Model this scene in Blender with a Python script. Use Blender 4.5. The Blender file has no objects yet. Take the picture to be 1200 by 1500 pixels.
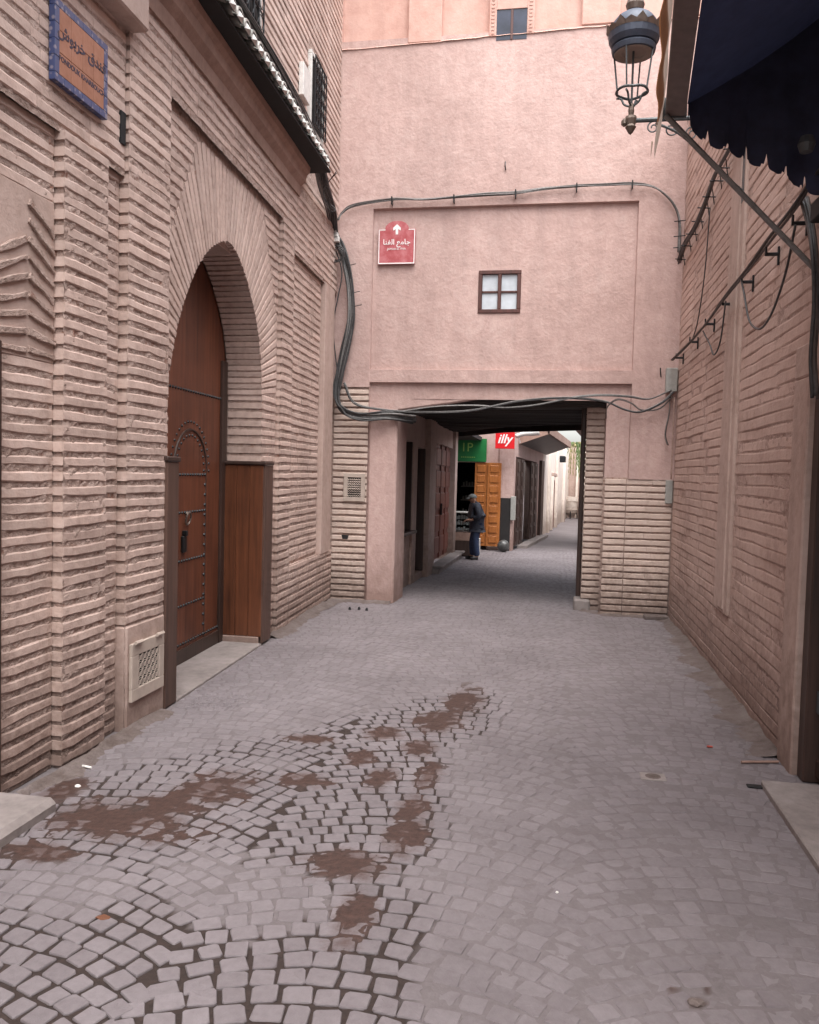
import bpy, bmesh, math, random
from math import sin, cos, pi, radians, sqrt, atan2, hypot
from mathutils import Matrix, Vector, noise
random.seed(7)
SC = bpy.context.scene
COL = SC.collection

# ------------------------------------------------------------------ camera
cd = bpy.data.cameras.new('camera')
cam = bpy.data.objects.new('camera', cd)
COL.objects.link(cam)
SC.camera = cam
Rm = Matrix(((0.98429659, -0.03404114, 0.17320916), (0.17460319, 0.04344586, -0.98367992), (0.02596037, 0.99847567, 0.04870731)))
cam.matrix_world = Matrix.Translation((0, 0, 1.9)) @ Rm.to_4x4()
cd.sensor_fit = 'HORIZONTAL'
cd.sensor_width = 36
cd.lens = 36.0
cd.clip_start = 0.05
cd.clip_end = 600

# ------------------------------------------------------------------ light
W = bpy.data.worlds.new('World')
SC.world = W
W.use_nodes = True
wn = W.node_tree
bg = wn.nodes['Background']
sky = wn.nodes.new('ShaderNodeTexSky')
sky.sky_type = 'NISHITA'
sky.sun_disc = False
SUN_EL, SUN_AZ = radians(68), radians(165)
sky.sun_elevation = SUN_EL
sky.sun_rotation = SUN_AZ
sky.dust_density = 4.0
sky.air_density = 1.2
hs = wn.nodes.new('ShaderNodeHueSaturation')       # overcast: the blue of a clear sky washed out
hs.inputs['Saturation'].default_value = 0.30
hs.inputs['Value'].default_value = 1.0
wn.links.new(sky.outputs[0], hs.inputs['Color'])
wn.links.new(hs.outputs[0], bg.inputs['Color'])
bg.inputs['Strength'].default_value = 0.15
sd = bpy.data.lights.new('sun', 'SUN')
sd.energy = 1.3
sd.angle = radians(70)
sd.color = (1.0, 0.96, 0.93)
so = bpy.data.objects.new('sun', sd)
COL.objects.link(so)
# direction to the sun: azimuth measured clockwise from +Y
sv = Vector((sin(SUN_AZ) * cos(SUN_EL), cos(SUN_AZ) * cos(SUN_EL), sin(SUN_EL)))
so.rotation_euler = sv.to_track_quat('Z', 'Y').to_euler()
SC.view_settings.view_transform = 'Standard'
SC.view_settings.look = 'None'
SC.view_settings.gamma = 1
SC.view_settings.use_curve_mapping = False
SC.view_settings.exposure = 1.66

# ------------------------------------------------------------------ materials
def newmat(name):
    m = bpy.data.materials.new(name)
    m.use_nodes = True
    return m, m.node_tree, m.node_tree.nodes['Principled BSDF']

def tex_noise(nt, scale, detail=4, rough=0.55, vec=None):
    n = nt.nodes.new('ShaderNodeTexNoise')
    n.inputs['Scale'].default_value = scale
    n.inputs['Detail'].default_value = detail
    n.inputs['Roughness'].default_value = rough
    if vec is not None:
        nt.links.new(vec, n.inputs['Vector'])
    return n.outputs['Fac']

def ramp(nt, fac, stops):
    r = nt.nodes.new('ShaderNodeValToRGB')
    nt.links.new(fac, r.inputs['Fac'])
    e = r.color_ramp.elements
    e[0].position, e[0].color = stops[0][0], (*stops[0][1], 1)
    e[1].position, e[1].color = stops[-1][0], (*stops[-1][1], 1)
    for p, c in stops[1:-1]:
        x = e.new(p)
        x.color = (*c, 1)
    return r.outputs['Color']

def mixc(nt, fac, a, b, mode='MIX'):
    m = nt.nodes.new('ShaderNodeMix')
    m.data_type = 'RGBA'
    m.blend_type = mode
    for sock, v in ((m.inputs[0], fac), (m.inputs[6], a), (m.inputs[7], b)):
        if isinstance(v, (int, float)):
            sock.default_value = v
        elif isinstance(v, tuple):
            sock.default_value = (*v, 1)
        else:
            nt.links.new(v, sock)
    return m.outputs[2]

def mth(nt, op, a, b=0.0, clamp=False):
    m = nt.nodes.new('ShaderNodeMath')
    m.operation = op
    m.use_clamp = clamp
    for i, v in enumerate((a, b)):
        if isinstance(v, (int, float)):
            m.inputs[i].default_value = v
        else:
            nt.links.new(v, m.inputs[i])
    return m.outputs[0]

def pos(nt, scale=None):
    g = nt.nodes.new('ShaderNodeNewGeometry')
    if scale is None:
        return g.outputs['Position']
    v = nt.nodes.new('ShaderNodeVectorMath')
    v.operation = 'MULTIPLY'
    v.inputs[1].default_value = scale
    nt.links.new(g.outputs['Position'], v.inputs[0])
    return v.outputs[0]

def bump(nt, bsdf, hgt, dist, strength=1.0):
    b = nt.nodes.new('ShaderNodeBump')
    b.inputs['Distance'].default_value = dist
    b.inputs['Strength'].default_value = strength
    nt.links.new(hgt, b.inputs['Height'])
    nt.links.new(b.outputs[0], bsdf.inputs['Normal'])

def plaster(name, dark, mid, light, big=0.9, fine=34, bdist=0.006, rough=0.9, rnd=0.0, dirt=None, streak=0.0, swirl=0.0, spots=None, grime=0.0, stops=(.34, .5, .68)):
    m, nt, b = newmat(name)
    P = pos(nt)
    f1 = tex_noise(nt, big, 6, 0.62, P)
    f2 = tex_noise(nt, fine * .25, 5, 0.6, P)
    f3 = tex_noise(nt, fine, 4, 0.6, P)
    f = mth(nt, 'ADD', mth(nt, 'MULTIPLY', f1, .55), mth(nt, 'MULTIPLY', f2, .45))
    if swirl:
        f4 = tex_noise(nt, 3.5, 5, .7, P)
        f4.node.inputs['Distortion'].default_value = 3.5
        f = mth(nt, 'ADD', mth(nt, 'MULTIPLY', f, 1 - swirl), mth(nt, 'MULTIPLY', f4, swirl))
    c = ramp(nt, f, [(stops[0], dark), (stops[1], mid), (stops[2], light)])
    if streak:
        fs = tex_noise(nt, 1.0, 5, .6, pos(nt, (5.0, 5.0, .35)))
        c = mixc(nt, mth(nt, 'MULTIPLY', ramp(nt, fs, [(.45, (0, 0, 0)), (.72, (1, 1, 1))]), streak), c, tuple(x * .62 for x in mid))
    if spots:
        fr = tex_noise(nt, 8.0, 5, .7, P)
        c = mixc(nt, mth(nt, 'MULTIPLY', ramp(nt, fr, [(.60, (0, 0, 0)), (.68, (1, 1, 1))]), .75), c, spots)
    if grime:
        fg = tex_noise(nt, .7, 6, .7, pos(nt, (1.0, 1.0, .45)))
        c = mixc(nt, mth(nt, 'MULTIPLY', ramp(nt, fg, [(.48, (0, 0, 0)), (.70, (1, 1, 1))]), grime), c, tuple(x * .5 for x in dark))
    if dirt:
        sx = nt.nodes.new('ShaderNodeSeparateXYZ')
        nt.links.new(P, sx.inputs[0])
        z = mth(nt, 'ADD', sx.outputs[2], mth(nt, 'MULTIPLY', mth(nt, 'SUBTRACT', f2, .5), 1.0))
        k = ramp(nt, mth(nt, 'MULTIPLY', z, 1.0), [(0.0, (.75, .75, .75)), (dirt[1], (0, 0, 0))])
        c = mixc(nt, k, c, dirt[0])
    if rnd:
        g = nt.nodes.new('ShaderNodeNewGeometry')
        oi = nt.nodes.new('ShaderNodeObjectInfo')
        r = mth(nt, 'FRACT', mth(nt, 'ADD', g.outputs['Random Per Island'], oi.outputs['Random']))
        v = mth(nt, 'ADD', mth(nt, 'MULTIPLY', r, rnd), 1 - rnd * .5)
        hv = nt.nodes.new('ShaderNodeHueSaturation')
        nt.links.new(v, hv.inputs['Value'])
        nt.links.new(c, hv.inputs['Color'])
        c = hv.outputs[0]
    nt.links.new(c, b.inputs['Base Color'])
    b.inputs['Roughness'].default_value = rough
    b.inputs['Specular IOR Level'].default_value = .25
    bump(nt, b, mth(nt, 'ADD', mth(nt, 'MULTIPLY', f2, 1.2), mth(nt, 'MULTIPLY', f3, .5)), bdist)
    return m

def wood(name, dark, light, axis='Z', rough=0.55, scale=1.0, bd=.0015):
    m, nt, b = newmat(name)
    s = {'Z': (22, 22, 1.0), 'X': (1.0, 22, 22), 'Y': (22, 1.0, 22)}[axis]
    f = tex_noise(nt, 1.0 * scale, 6, .65, pos(nt, s))
    g = tex_noise(nt, 1.3, 4, .6, pos(nt))
    c = ramp(nt, mth(nt, 'ADD', mth(nt, 'MULTIPLY', f, .6), mth(nt, 'MULTIPLY', g, .4)), [(.35, dark), (.66, light)])
    nt.links.new(c, b.inputs['Base Color'])
    b.inputs['Roughness'].default_value = rough
    bump(nt, b, f, bd)
    return m

def plain(name, col, rough=.6, metal=0.0, var=.25, scale=14, bd=.001, alpha=None):
    m, nt, b = newmat(name)
    f = tex_noise(nt, scale, 4, .6, pos(nt))
    c = ramp(nt, f, [(.3, tuple(x * (1 - var) for x in col)), (.7, tuple(min(1, x * (1 + var)) for x in col))])
    nt.links.new(c, b.inputs['Base Color'])
    b.inputs['Roughness'].default_value = rough
    b.inputs['Metallic'].default_value = metal
    if bd:
        bump(nt, b, f, bd)
    return m

M = {}
M['band'] = plaster('brick_limewash', (.39, .285, .245), (.535, .405, .352), (.63, .50, .445), big=1.3, fine=60, bdist=.0035, rnd=.24, grime=.2, dirt=((.17, .115, .095), .9))
M['joint'] = plaster('rough_joint', (.27, .19, .155), (.45, .335, .29), (.58, .455, .40), big=7, fine=120, bdist=.014, spots=(.26, .115, .075), grime=.5, dirt=((.10, .07, .06), .8))
M['band_r'] = plaster('brick_plastered', (.39, .275, .235), (.50, .365, .315), (.57, .43, .38), big=1.1, fine=44, bdist=.005, rnd=.12, grime=.15, dirt=((.15, .10, .085), 1.0))
M['joint_r'] = plaster('dusty_joint', (.28, .19, .16), (.41, .295, .255), (.50, .375, .33), big=5, fine=90, bdist=.012, dirt=((.12, .08, .07), .9))
M['pale'] = plaster('brick_pale', (.42, .325, .275), (.54, .43, .37), (.61, .50, .44), big=2, fine=60, bdist=.003, rnd=.12, dirt=((.17, .12, .10), .7))
M['strip'] = plaster('smooth_plaster', (.34, .25, .21), (.46, .345, .30), (.53, .41, .365), big=1.5, fine=40, bdist=.004, dirt=((.17, .115, .095), .8), streak=.3, swirl=.3)
M['mud'] = plaster('brown_cornice_plaster', (.24, .15, .12), (.32, .21, .17), (.39, .265, .22), big=1.2, fine=40, bdist=.004, streak=.5)
M['pink'] = plaster('pink_plaster', (.415, .285, .255), (.50, .355, .322), (.575, .435, .40), big=.8, fine=26, bdist=.0075, dirt=((.23, .15, .125), .75), streak=.32, swirl=.45, grime=.28)
M['salmon'] = plaster('salmon_plaster', (.48, .29, .24), (.555, .355, .30), (.61, .415, .36), big=1.3, fine=30, bdist=.004, streak=.2)
M['cream'] = plaster('cream_plaster', (.64, .56, .50), (.76, .68, .61), (.82, .75, .69), big=.9, fine=20, bdist=.006, streak=.3, dirt=((.30, .23, .19), .6))
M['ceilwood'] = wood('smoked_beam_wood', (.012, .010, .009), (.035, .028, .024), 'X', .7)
M['doorwood'] = wood('studded_door_wood', (.06, .018, .009), (.19, .062, .030), 'Z', .5)
M['postwood'] = wood('weathered_post_wood', (.050, .026, .019), (.125, .068, .050), 'Z', .6)
M['panelwood'] = wood('varnished_panel_wood', (.06, .022, .012), (.19, .066, .030), 'Z', .38)
M['darkwood'] = wood('dark_brown_wood', (.022, .012, .009), (.065, .034, .026), 'Z', .5)
M['redwood'] = wood('red_brown_door_wood', (.08, .022, .014), (.20, .062, .042), 'Z', .5)
M['orangewood'] = wood('orange_shutter_wood', (.26, .082, .018), (.48, .175, .045), 'Z', .4)
M['wframe'] = wood('window_frame_wood', (.045, .014, .010), (.11, .035, .026), 'Z', .45)
M['iron'] = plain('black_iron', (.022, .023, .025), .45, .6)
M['iron_g'] = plain('grey_green_iron', (.075, .085, .09), .5, .3)
M['galv'] = plain('galvanised_tube', (.20, .195, .19), .5, .2)
M['brass'] = plain('weathered_bronze', (.16, .125, .105), .5, .5)
M['bluemetal'] = plain('blue_enamel', (.05, .062, .09), .5, .2, .3, 6)
M['cable'] = plain('black_cable', (.045, .044, .045), .55, 0, .4, 30)
M['cable_g'] = plain('grey_cable', (.15, .145, .14), .6, 0, .3, 30)
M['cable_p'] = plain('painted_cable', (.36, .25, .21), .8, 0, .2, 30)
M['conduit'] = plain('brown_conduit', (.075, .06, .055), .6, 0, .3, 20)
M['whitepaint'] = plain('dusty_white_paint', (.60, .58, .55), .6, 0, .12)
M['ventmetal'] = plain('beige_vent_metal', (.42, .35, .30), .55, 0, .12, 10)
M['greybox'] = plain('grey_box', (.30, .30, .28), .6, 0, .12)
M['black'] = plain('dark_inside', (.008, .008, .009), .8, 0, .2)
M['glasspane'] = plain('curtained_glass', (.48, .52, .56), .12, 0, .18, 5, 0)
M['darkglass'] = plain('dark_glass', (.03, .035, .055), .08, 0, .5, 3, 0)
M['signred'] = plaster('faded_red_enamel', (.34, .07, .075), (.41, .105, .115), (.50, .19, .20), big=5, fine=40, bdist=.0004, rough=.45)
M['signwhite'] = plain('sign_white', (.78, .76, .74), .5, 0, .06, 8, 0)
M['illyred'] = plain('bright_red_sign', (.62, .015, .02), .35, 0, .06, 8, 0)
M['signgreen'] = plain('green_sign', (.012, .17, .045), .45, 0, .12, 4, 0)
M['lime'] = plain('lime_lettering', (.30, .52, .12), .5, 0, .05, 8, 0)
M['terra'] = plaster('terracotta_tile', (.30, .135, .085), (.36, .17, .11), (.42, .21, .145), big=6, fine=60, bdist=.001, rough=.5, rnd=.1)
M['ink'] = plain('dark_ink', (.045, .035, .06), .6, 0, .2, 20, 0)
M['cloth_d'] = plain('dark_navy_canvas', (.024, .028, .058), .9, 0, .3, 9)
M['cloth_l'] = plaster('pale_canvas', (.45, .36, .30), (.56, .46, .40), (.64, .55, .49), big=5, fine=80, bdist=.001)
M['cloth_o'] = plain('rusty_orange_canvas', (.38, .18, .09), .85, 0, .25)
M['housing'] = plain('brown_awning_bar', (.16, .125, .12), .5, .1, .15)
M['stonegrey'] = plaster('worn_slab', (.17, .145, .14), (.23, .20, .19), (.29, .255, .245), big=2.5, fine=60, bdist=.003)
M['ball'] = plain('polished_dark_stone', (.07, .07, .068), .35, 0, .35, 22)
M['dadoblack'] = plain('black_dado_paint', (.022, .02, .02), .45, 0, .2)
M['leaf'] = plain('palm_green', (.10, .15, .045), .6, 0, .4, 8)
M['leafdry'] = plain('dry_frond', (.26, .22, .10), .7, 0, .3, 8)
M['skin'] = plain('skin', (.32, .18, .125), .55, 0, .08)
M['jacket'] = plain('navy_jacket', (.016, .019, .032), .7, 0, .35, 25, .004)
M['jeans'] = plain('blue_jeans', (.035, .055, .115), .85, 0, .3, 20, .003)
M['cap'] = plain('grey_cap', (.11, .12, .12), .85, 0, .2)
M['shoe'] = plain('dark_shoe', (.012, .012, .014), .5)
M['litterwhite'] = plain('litter_white', (.7, .68, .65), .6)
M['litterred'] = plain('litter_red', (.35, .05, .03), .6)
M['leafbrown'] = plain('dead_leaf', (.13, .05, .025), .8)

def translucent(mat, col, f):
    nt = mat.node_tree
    b = nt.nodes['Principled BSDF']
    o = nt.nodes['Material Output']
    t = nt.nodes.new('ShaderNodeBsdfTranslucent')
    t.inputs['Color'].default_value = (*col, 1)
    mx = nt.nodes.new('ShaderNodeMixShader')
    mx.inputs[0].default_value = f
    nt.links.new(b.outputs[0], mx.inputs[1])
    nt.links.new(t.outputs[0], mx.inputs[2])
    nt.links.new(mx.outputs[0], o.inputs['Surface'])
translucent(M['cloth_l'], (.75, .66, .58), .5)
translucent(M['cloth_d'], (.04, .05, .11), .05)
translucent(M['cloth_o'], (.5, .25, .12), .35)

def glass_mat():
    m, nt, b = newmat('case_glass')
    b.inputs['Base Color'].default_value = (.85, .9, .92, 1)
    b.inputs['Roughness'].default_value = .06
    b.inputs['Transmission Weight'].default_value = 1.0
    b.inputs['IOR'].default_value = 1.15
    return m
M['caseglass'] = glass_mat()

def tile_mat():
    m, nt, b = newmat('glazed_roof_tile')
    f = tex_noise(nt, 9, 5, .6, pos(nt))
    c = ramp(nt, f, [(.35, (.16, .175, .16)), (.5, (.30, .30, .28)), (.66, (.52, .50, .47))])
    nt.links.new(c, b.inputs['Base Color'])
    b.inputs['Roughness'].default_value = .42
    return m
M['rooftile'] = tile_mat()

def bluetile_mat():
    m, nt, b = newmat('blue_white_tile')
    v = nt.nodes.new('ShaderNodeTexVoronoi')
    v.inputs['Scale'].default_value = 30
    nt.links.new(pos(nt), v.inputs['Vector'])
    c = ramp(nt, v.outputs['Distance'], [(.22, (.24, .22, .27)), (.42, (.05, .07, .17))])
    nt.links.new(c, b.inputs['Base Color'])
    b.inputs['Roughness'].default_value = .35
    return m
M['bluetile'] = bluetile_mat()

STAINS = [(-2.25, 3.98, .44, .27), (-2.05, 4.2, .25, .16), (-1.2, 5.2, .12, .16), (-1.0, 4.9, .1, .2), (-1.45, 4.75, .16, .12), (-.72, 4.5, .09, .2), (-.86, 5.5, .12, .2), (-2.42, 3.55, .22, .10), (-1.92, 4.5, .22, .30), (-1.62, 5.5, .20, .10), (-.68, 6.75, .17, .45), (-.80, 6.15, .20, .30), (-1.15, 5.75, .16, .18),
          (-.92, 3.78, .22, .16), (-.70, 4.15, .12, .28), (-.78, 3.3, .09, .25), (-2.75, 4.25, .12, .25), (-.72, 5.0, .08, .25), (.57, 3.03, .035, .03), (.50, 3.1, .015, .02), (.62, 3.12, .015, .02)]
def stone_mat():
    m, nt, b = newmat('paving_stone')
    P = pos(nt)
    f1 = tex_noise(nt, 1.0, 5, .6, P)
    f2 = tex_noise(nt, 26, 5, .65, P)
    f3 = tex_noise(nt, 150, 3, .6, P)
    g = nt.nodes.new('ShaderNodeNewGeometry')
    oi = nt.nodes.new('ShaderNodeObjectInfo')
    r = mth(nt, 'FRACT', mth(nt, 'ADD', g.outputs['Random Per Island'], oi.outputs['Random']))
    f = mth(nt, 'ADD', mth(nt, 'MULTIPLY', f1, .5), mth(nt, 'ADD', mth(nt, 'MULTIPLY', f2, .38), mth(nt, 'MULTIPLY', r, .12)))
    c = ramp(nt, f, [(.28, (.112, .096, .101)), (.46, (.156, .136, .143)), (.66, (.202, .179, .188))])
    best = None
    for cx, cy, rx, ry in STAINS:
        vm = nt.nodes.new('ShaderNodeVectorMath'); vm.operation = 'SUBTRACT'
        nt.links.new(P, vm.inputs[0]); vm.inputs[1].default_value = (cx, cy, 0)
        v2_ = nt.nodes.new('ShaderNodeVectorMath'); v2_.operation = 'MULTIPLY'
        nt.links.new(vm.outputs[0], v2_.inputs[0]); v2_.inputs[1].default_value = (1 / rx, 1 / ry, 0)
        v3_ = nt.nodes.new('ShaderNodeVectorMath'); v3_.operation = 'LENGTH'
        nt.links.new(v2_.outputs[0], v3_.inputs[0])
        best = v3_.outputs['Value'] if best is None else mth(nt, 'MINIMUM', best, v3_.outputs['Value'])
    nn = mth(nt, 'MULTIPLY', mth(nt, 'SUBTRACT', tex_noise(nt, 7, 6, .75, P), .5), 3.2)
    k_ = mth(nt, 'MULTIPLY', mth(nt, 'SUBTRACT', 1.2, mth(nt, 'ADD', best, nn)), 1.0, True)
    c = mixc(nt, mth(nt, 'MULTIPLY', k_, .8), c, (.070, .038, .030))
    nt.links.new(c, b.inputs['Base Color'])
    b.inputs['Roughness'].default_value = .72
    b.inputs['Specular IOR Level'].default_value = .35
    bump(nt, b, mth(nt, 'ADD', f2, mth(nt, 'MULTIPLY', f3, .35)), .0035)
    return m
M['stone'] = stone_mat()

def sand_mat():
    m, nt, b = newmat('joint_dust')
    P = pos(nt)
    f2 = tex_noise(nt, 30, 5, .65, P)
    f1 = tex_noise(nt, 1.0, 5, .6, P)
    dust = ramp(nt, mth(nt, 'ADD', mth(nt, 'MULTIPLY', f1, .6), mth(nt, 'MULTIPLY', f2, .4)), [(.3, (.102, .087, .088)), (.5, (.140, .121, .124)), (.7, (.182, .159, .164))])
    wet = ramp(nt, f2, [(.3, (.018, .012, .010)), (.7, (.040, .025, .021))])
    stn = ramp(nt, f2, [(.3, (.030, .016, .013)), (.7, (.070, .037, .029))])
    a = nt.nodes.new('ShaderNodeAttribute')
    a.attribute_name = 'soil'
    sp = nt.nodes.new('ShaderNodeSeparateColor')
    nt.links.new(a.outputs['Color'], sp.inputs[0])
    c = mixc(nt, sp.outputs[0], dust, wet)
    c = mixc(nt, sp.outputs[1], c, stn)
    nt.links.new(c, b.inputs['Base Color'])
    ro = mth(nt, 'SUBTRACT', .95, mth(nt, 'MULTIPLY', sp.outputs[1], .35))
    nt.links.new(ro, b.inputs['Roughness'])
    bump(nt, b, f2, .006)
    return m
M['sand'] = sand_mat()
M['earth'] = plaster('trodden_earth', (.11, .092, .092), (.14, .12, .12), (.175, .15, .15), big=.5, fine=30, bdist=.006)
M['dirt'] = plaster('wall_foot_dirt', (.09, .068, .06), (.135, .108, .10), (.185, .155, .147), big=4, fine=60, bdist=.012)

# ------------------------------------------------------------------ helpers
class MB:
    def __init__(s):
        s.v, s.f = [], []
    def add(s, vs, fs):
        o = len(s.v)
        s.v += [tuple(p) for p in vs]
        s.f += [tuple(i + o for i in f) for f in fs]
        return s
    def box(s, x0, x1, y0, y1, z0, z1, fn=None):
        vs = [(x, y, z) for z in (z0, z1) for y in (y0, y1) for x in (x0, x1)]
        if fn: vs = [fn(*p) for p in vs]
        return s.add(vs, [(0, 2, 3, 1), (4, 5, 7, 6), (0, 1, 5, 4), (2, 6, 7, 3), (0, 4, 6, 2), (1, 3, 7, 5)])
    def bbox(s, x0, x1, y0, y1, z0, z1, b=.01, fn=None):
        """box with chamfered edges"""
        bm = bmesh.new()
        bmesh.ops.create_cube(bm, size=1)
        for v in bm.verts:
            v.co = Vector((x0 + (v.co.x + .5) * (x1 - x0), y0 + (v.co.y + .5) * (y1 - y0), z0 + (v.co.z + .5) * (z1 - z0)))
        bmesh.ops.bevel(bm, geom=list(bm.edges), offset=b, segments=1, affect='EDGES')
        bm.verts.index_update()
        vs = [tuple(v.co) for v in bm.verts]
        if fn: vs = [fn(*p) for p in vs]
        fs = [[v.index for v in f.verts] for f in bm.faces]
        bm.free()
        return s.add(vs, fs)
    def prism(s, poly, fn0, fn1):
        """poly: 2-D points; fn0/fn1 map them to the two end planes"""
        n = len(poly)
        vs = [fn0(*p) for p in poly] + [fn1(*p) for p in poly]
        return s.add(vs, [tuple(range(n))[::-1], tuple(range(n, 2 * n))] + [(i, (i + 1) % n, n + (i + 1) % n, n + i) for i in range(n)])
    def lathe(s, prof, c, seg=16, axis=None):
        n = len(prof)
        vs = []
        for j in range(seg):
            a = 2 * pi * j / seg
            for r, z in prof:
                vs.append((c[0] + r * cos(a), c[1] + r * sin(a), c[2] + z))
        fs = [(j * n + i, ((j + 1) % seg) * n + i, ((j + 1) % seg) * n + i + 1, j * n + i + 1) for j in range(seg) for i in range(n - 1)]
        return s.add(vs, fs)
    def tube(s, pts, r, sides=6, caps=True, r1=None):
        pts = [Vector(p) for p in pts]
        n = len(pts)
        vs, fs = [], []
        up = Vector((0, 0, 1))
        prev = None
        for i, p in enumerate(pts):
            d = (pts[min(i + 1, n - 1)] - pts[max(i - 1, 0)])
            if d.length < 1e-9: d = Vector((0, 0, 1))
            d.normalize()
            if prev is None:
                a = d.cross(up)
                if a.length < .05: a = d.cross(Vector((1, 0, 0)))
            else:
                a = prev - d * prev.dot(d)
                if a.length < 1e-6: a = d.cross(up)
            a.normalize()
            prev = a
            b = d.cross(a)
            rr = r if r1 is None else r + (r1 - r) * i / max(1, n - 1)
            for k in range(sides):
                t = 2 * pi * k / sides
                vs.append(p + (a * cos(t) + b * sin(t)) * rr)
        for i in range(n - 1):
            for k in range(sides):
                fs.append((i * sides + k, i * sides + (k + 1) % sides, (i + 1) * sides + (k + 1) % sides, (i + 1) * sides + k))
        if caps:
            fs.append(tuple(range(sides))[::-1])
            fs.append(tuple(range((n - 1) * sides, n * sides)))
        return s.add(vs, fs)
    def mesh(s, name, mat, smooth=False, fix=True):
        me = bpy.data.meshes.new(name)
        me.from_pydata(s.v, [], s.f)
        if fix:
            bm = bmesh.new()
            bm.from_mesh(me)
            bmesh.ops.recalc_face_normals(bm, faces=bm.faces)
            bm.to_mesh(me)
            bm.free()
        if smooth:
            me.polygons.foreach_set('use_smooth', [True] * len(me.polygons))
        me.materials.append(M[mat])
        return me
    def build(s, name, mat, parent=None, smooth=False, kind=None, fix=True, label=None):
        return link(name, s.mesh(name, mat, smooth, fix), parent, kind, label)

def link(name, me, parent=None, kind=None, label=None):
    o = bpy.data.objects.new(name, me)
    COL.objects.link(o)
    if parent is not None:
        o.parent = parent
        o.matrix_parent_inverse = PINV[parent.name]
    PINV[o.name] = Matrix()
    if kind: o['kind'] = kind
    if label: o['label'] = label
    return o
PINV = {}

def tag(o, label, cat, group=None):
    o['label'] = label
    o['category'] = cat
    if group: o['group'] = group
    return o

def thing(name, loc, label, cat, group=None):
    o = bpy.data.objects.new(name, None)
    COL.objects.link(o)
    o.location = loc
    o.empty_display_size = .1
    PINV[o.name] = Matrix.Translation(-Vector(loc))
    return tag(o, label, cat, group)

def spline(pts, n=6):
    P = [Vector(p) for p in pts]
    P = [P[0] * 2 - P[1]] + P + [P[-1] * 2 - P[-2]]
    out = []
    for i in range(1, len(P) - 2):
        for k in range(n):
            t = k / n
            a, b, c, d = P[i - 1:i + 3]
            out.append(.5 * ((2 * b) + (c - a) * t + (2 * a - 5 * b + 4 * c - d) * t * t + (3 * b - a - 3 * c + d) * t ** 3))
    out.append(P[-2])
    return out

def nz(x, y, z=0.0, s=1.0):
    return noise.noise(Vector((x * s, y * s, z * s)))

def text_mesh(body, size, mat, extrude=.002, shear=0.0, name='lettering', align='CENTER', offset=0.0):
    cu = bpy.data.curves.new('text', 'FONT')
    cu.body = body
    cu.size = size
    cu.extrude = extrude
    cu.shear = shear
    cu.offset = offset
    cu.align_x = align
    cu.align_y = 'CENTER'
    cu.resolution_u = 3
    o = bpy.data.objects.new('text', cu)
    COL.objects.link(o)
    dg = bpy.context.evaluated_depsgraph_get()
    me = bpy.data.meshes.new_from_object(o.evaluated_get(dg))
    bpy.data.objects.remove(o)
    bpy.data.curves.remove(cu)
    me.materials.clear()
    me.materials.append(M[mat])
    me.name = name
    return me

def place_text(me, origin, xdir, ydir, parent, name='lettering'):
    X = Vector(xdir).normalized()
    Y = Vector(ydir).normalized()
    Z = X.cross(Y)
    R = Matrix((X, Y, Z)).transposed().to_4x4()
    me.transform(Matrix.Translation(Vector(origin)) @ R)
    return link(name, me, parent)

# ------------------------------------------------------------------ wall planes
def bx(s):
    return -2.95 if s < 5.9 else -2.95 - .045 * (s - 5.9)
def LW(s, n, z): return (bx(s) + n, s, z)
def RW(s, n, z): return (1.6 - n, s, z)
YP = 11.7
def PW(s, n, z): return (s, YP - n, z)
def gz(y): return 0.0 if y <= 10 else -.015 * (y - 10)

def band(fn, s0, z0, s1, z1, h0, h1, nb, nf, seg=4, amp=.006, nw=.006, rd=.009, seed=0.0, mb=None):
    """one brick course piece: a bar from (s0,z0) to (s1,z1) with wavering edges"""
    L = hypot(s1 - s0, z1 - z0)
    ds, dz = (s1 - s0) / L, (z1 - z0) / L
    ps, pz = -dz, ds
    vs = []
    for i in range(seg + 1):
        t = i / seg
        cs, cz = s0 + (s1 - s0) * t, z0 + (z1 - z0) * t
        h = h0 + (h1 - h0) * t
        wt = amp * (nz(cs, cz + seed, 3.1, 5.0) + .5 * nz(cs, cz + seed, 7.7, 14.0))
        wb = amp * 1.5 * (nz(cs, cz + seed, 11.3, 6.0) + .6 * nz(cs, cz + seed, 1.7, 17.0))
        dn = nw * nz(cs, cz * 3 + seed, 23.0, 4.0)
        e = .004 if i in (0, seg) else 0
        for p, n in ((-h + wb, nb), (-h + wb, nf - rd + dn), (-h * .72 + wb, nf + dn - e), (h * .7 + wt, nf + dn * .6 - e - .001), (h + wt, nf - rd * .8 + dn), (h + wt, nb)):
            vs.append(fn(cs + ps * p, n, cz + pz * p))
    fs = []
    for i in range(seg):
        for k in range(5):
            a = i * 6 + k
            fs.append((a, a + 1, a + 7, a + 6))
    fs.append(tuple(range(6)))
    fs.append(tuple(range(seg * 6 + 5, seg * 6 - 1, -1)))
    m = mb or MB()
    m.add(vs, fs)
    return m

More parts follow.
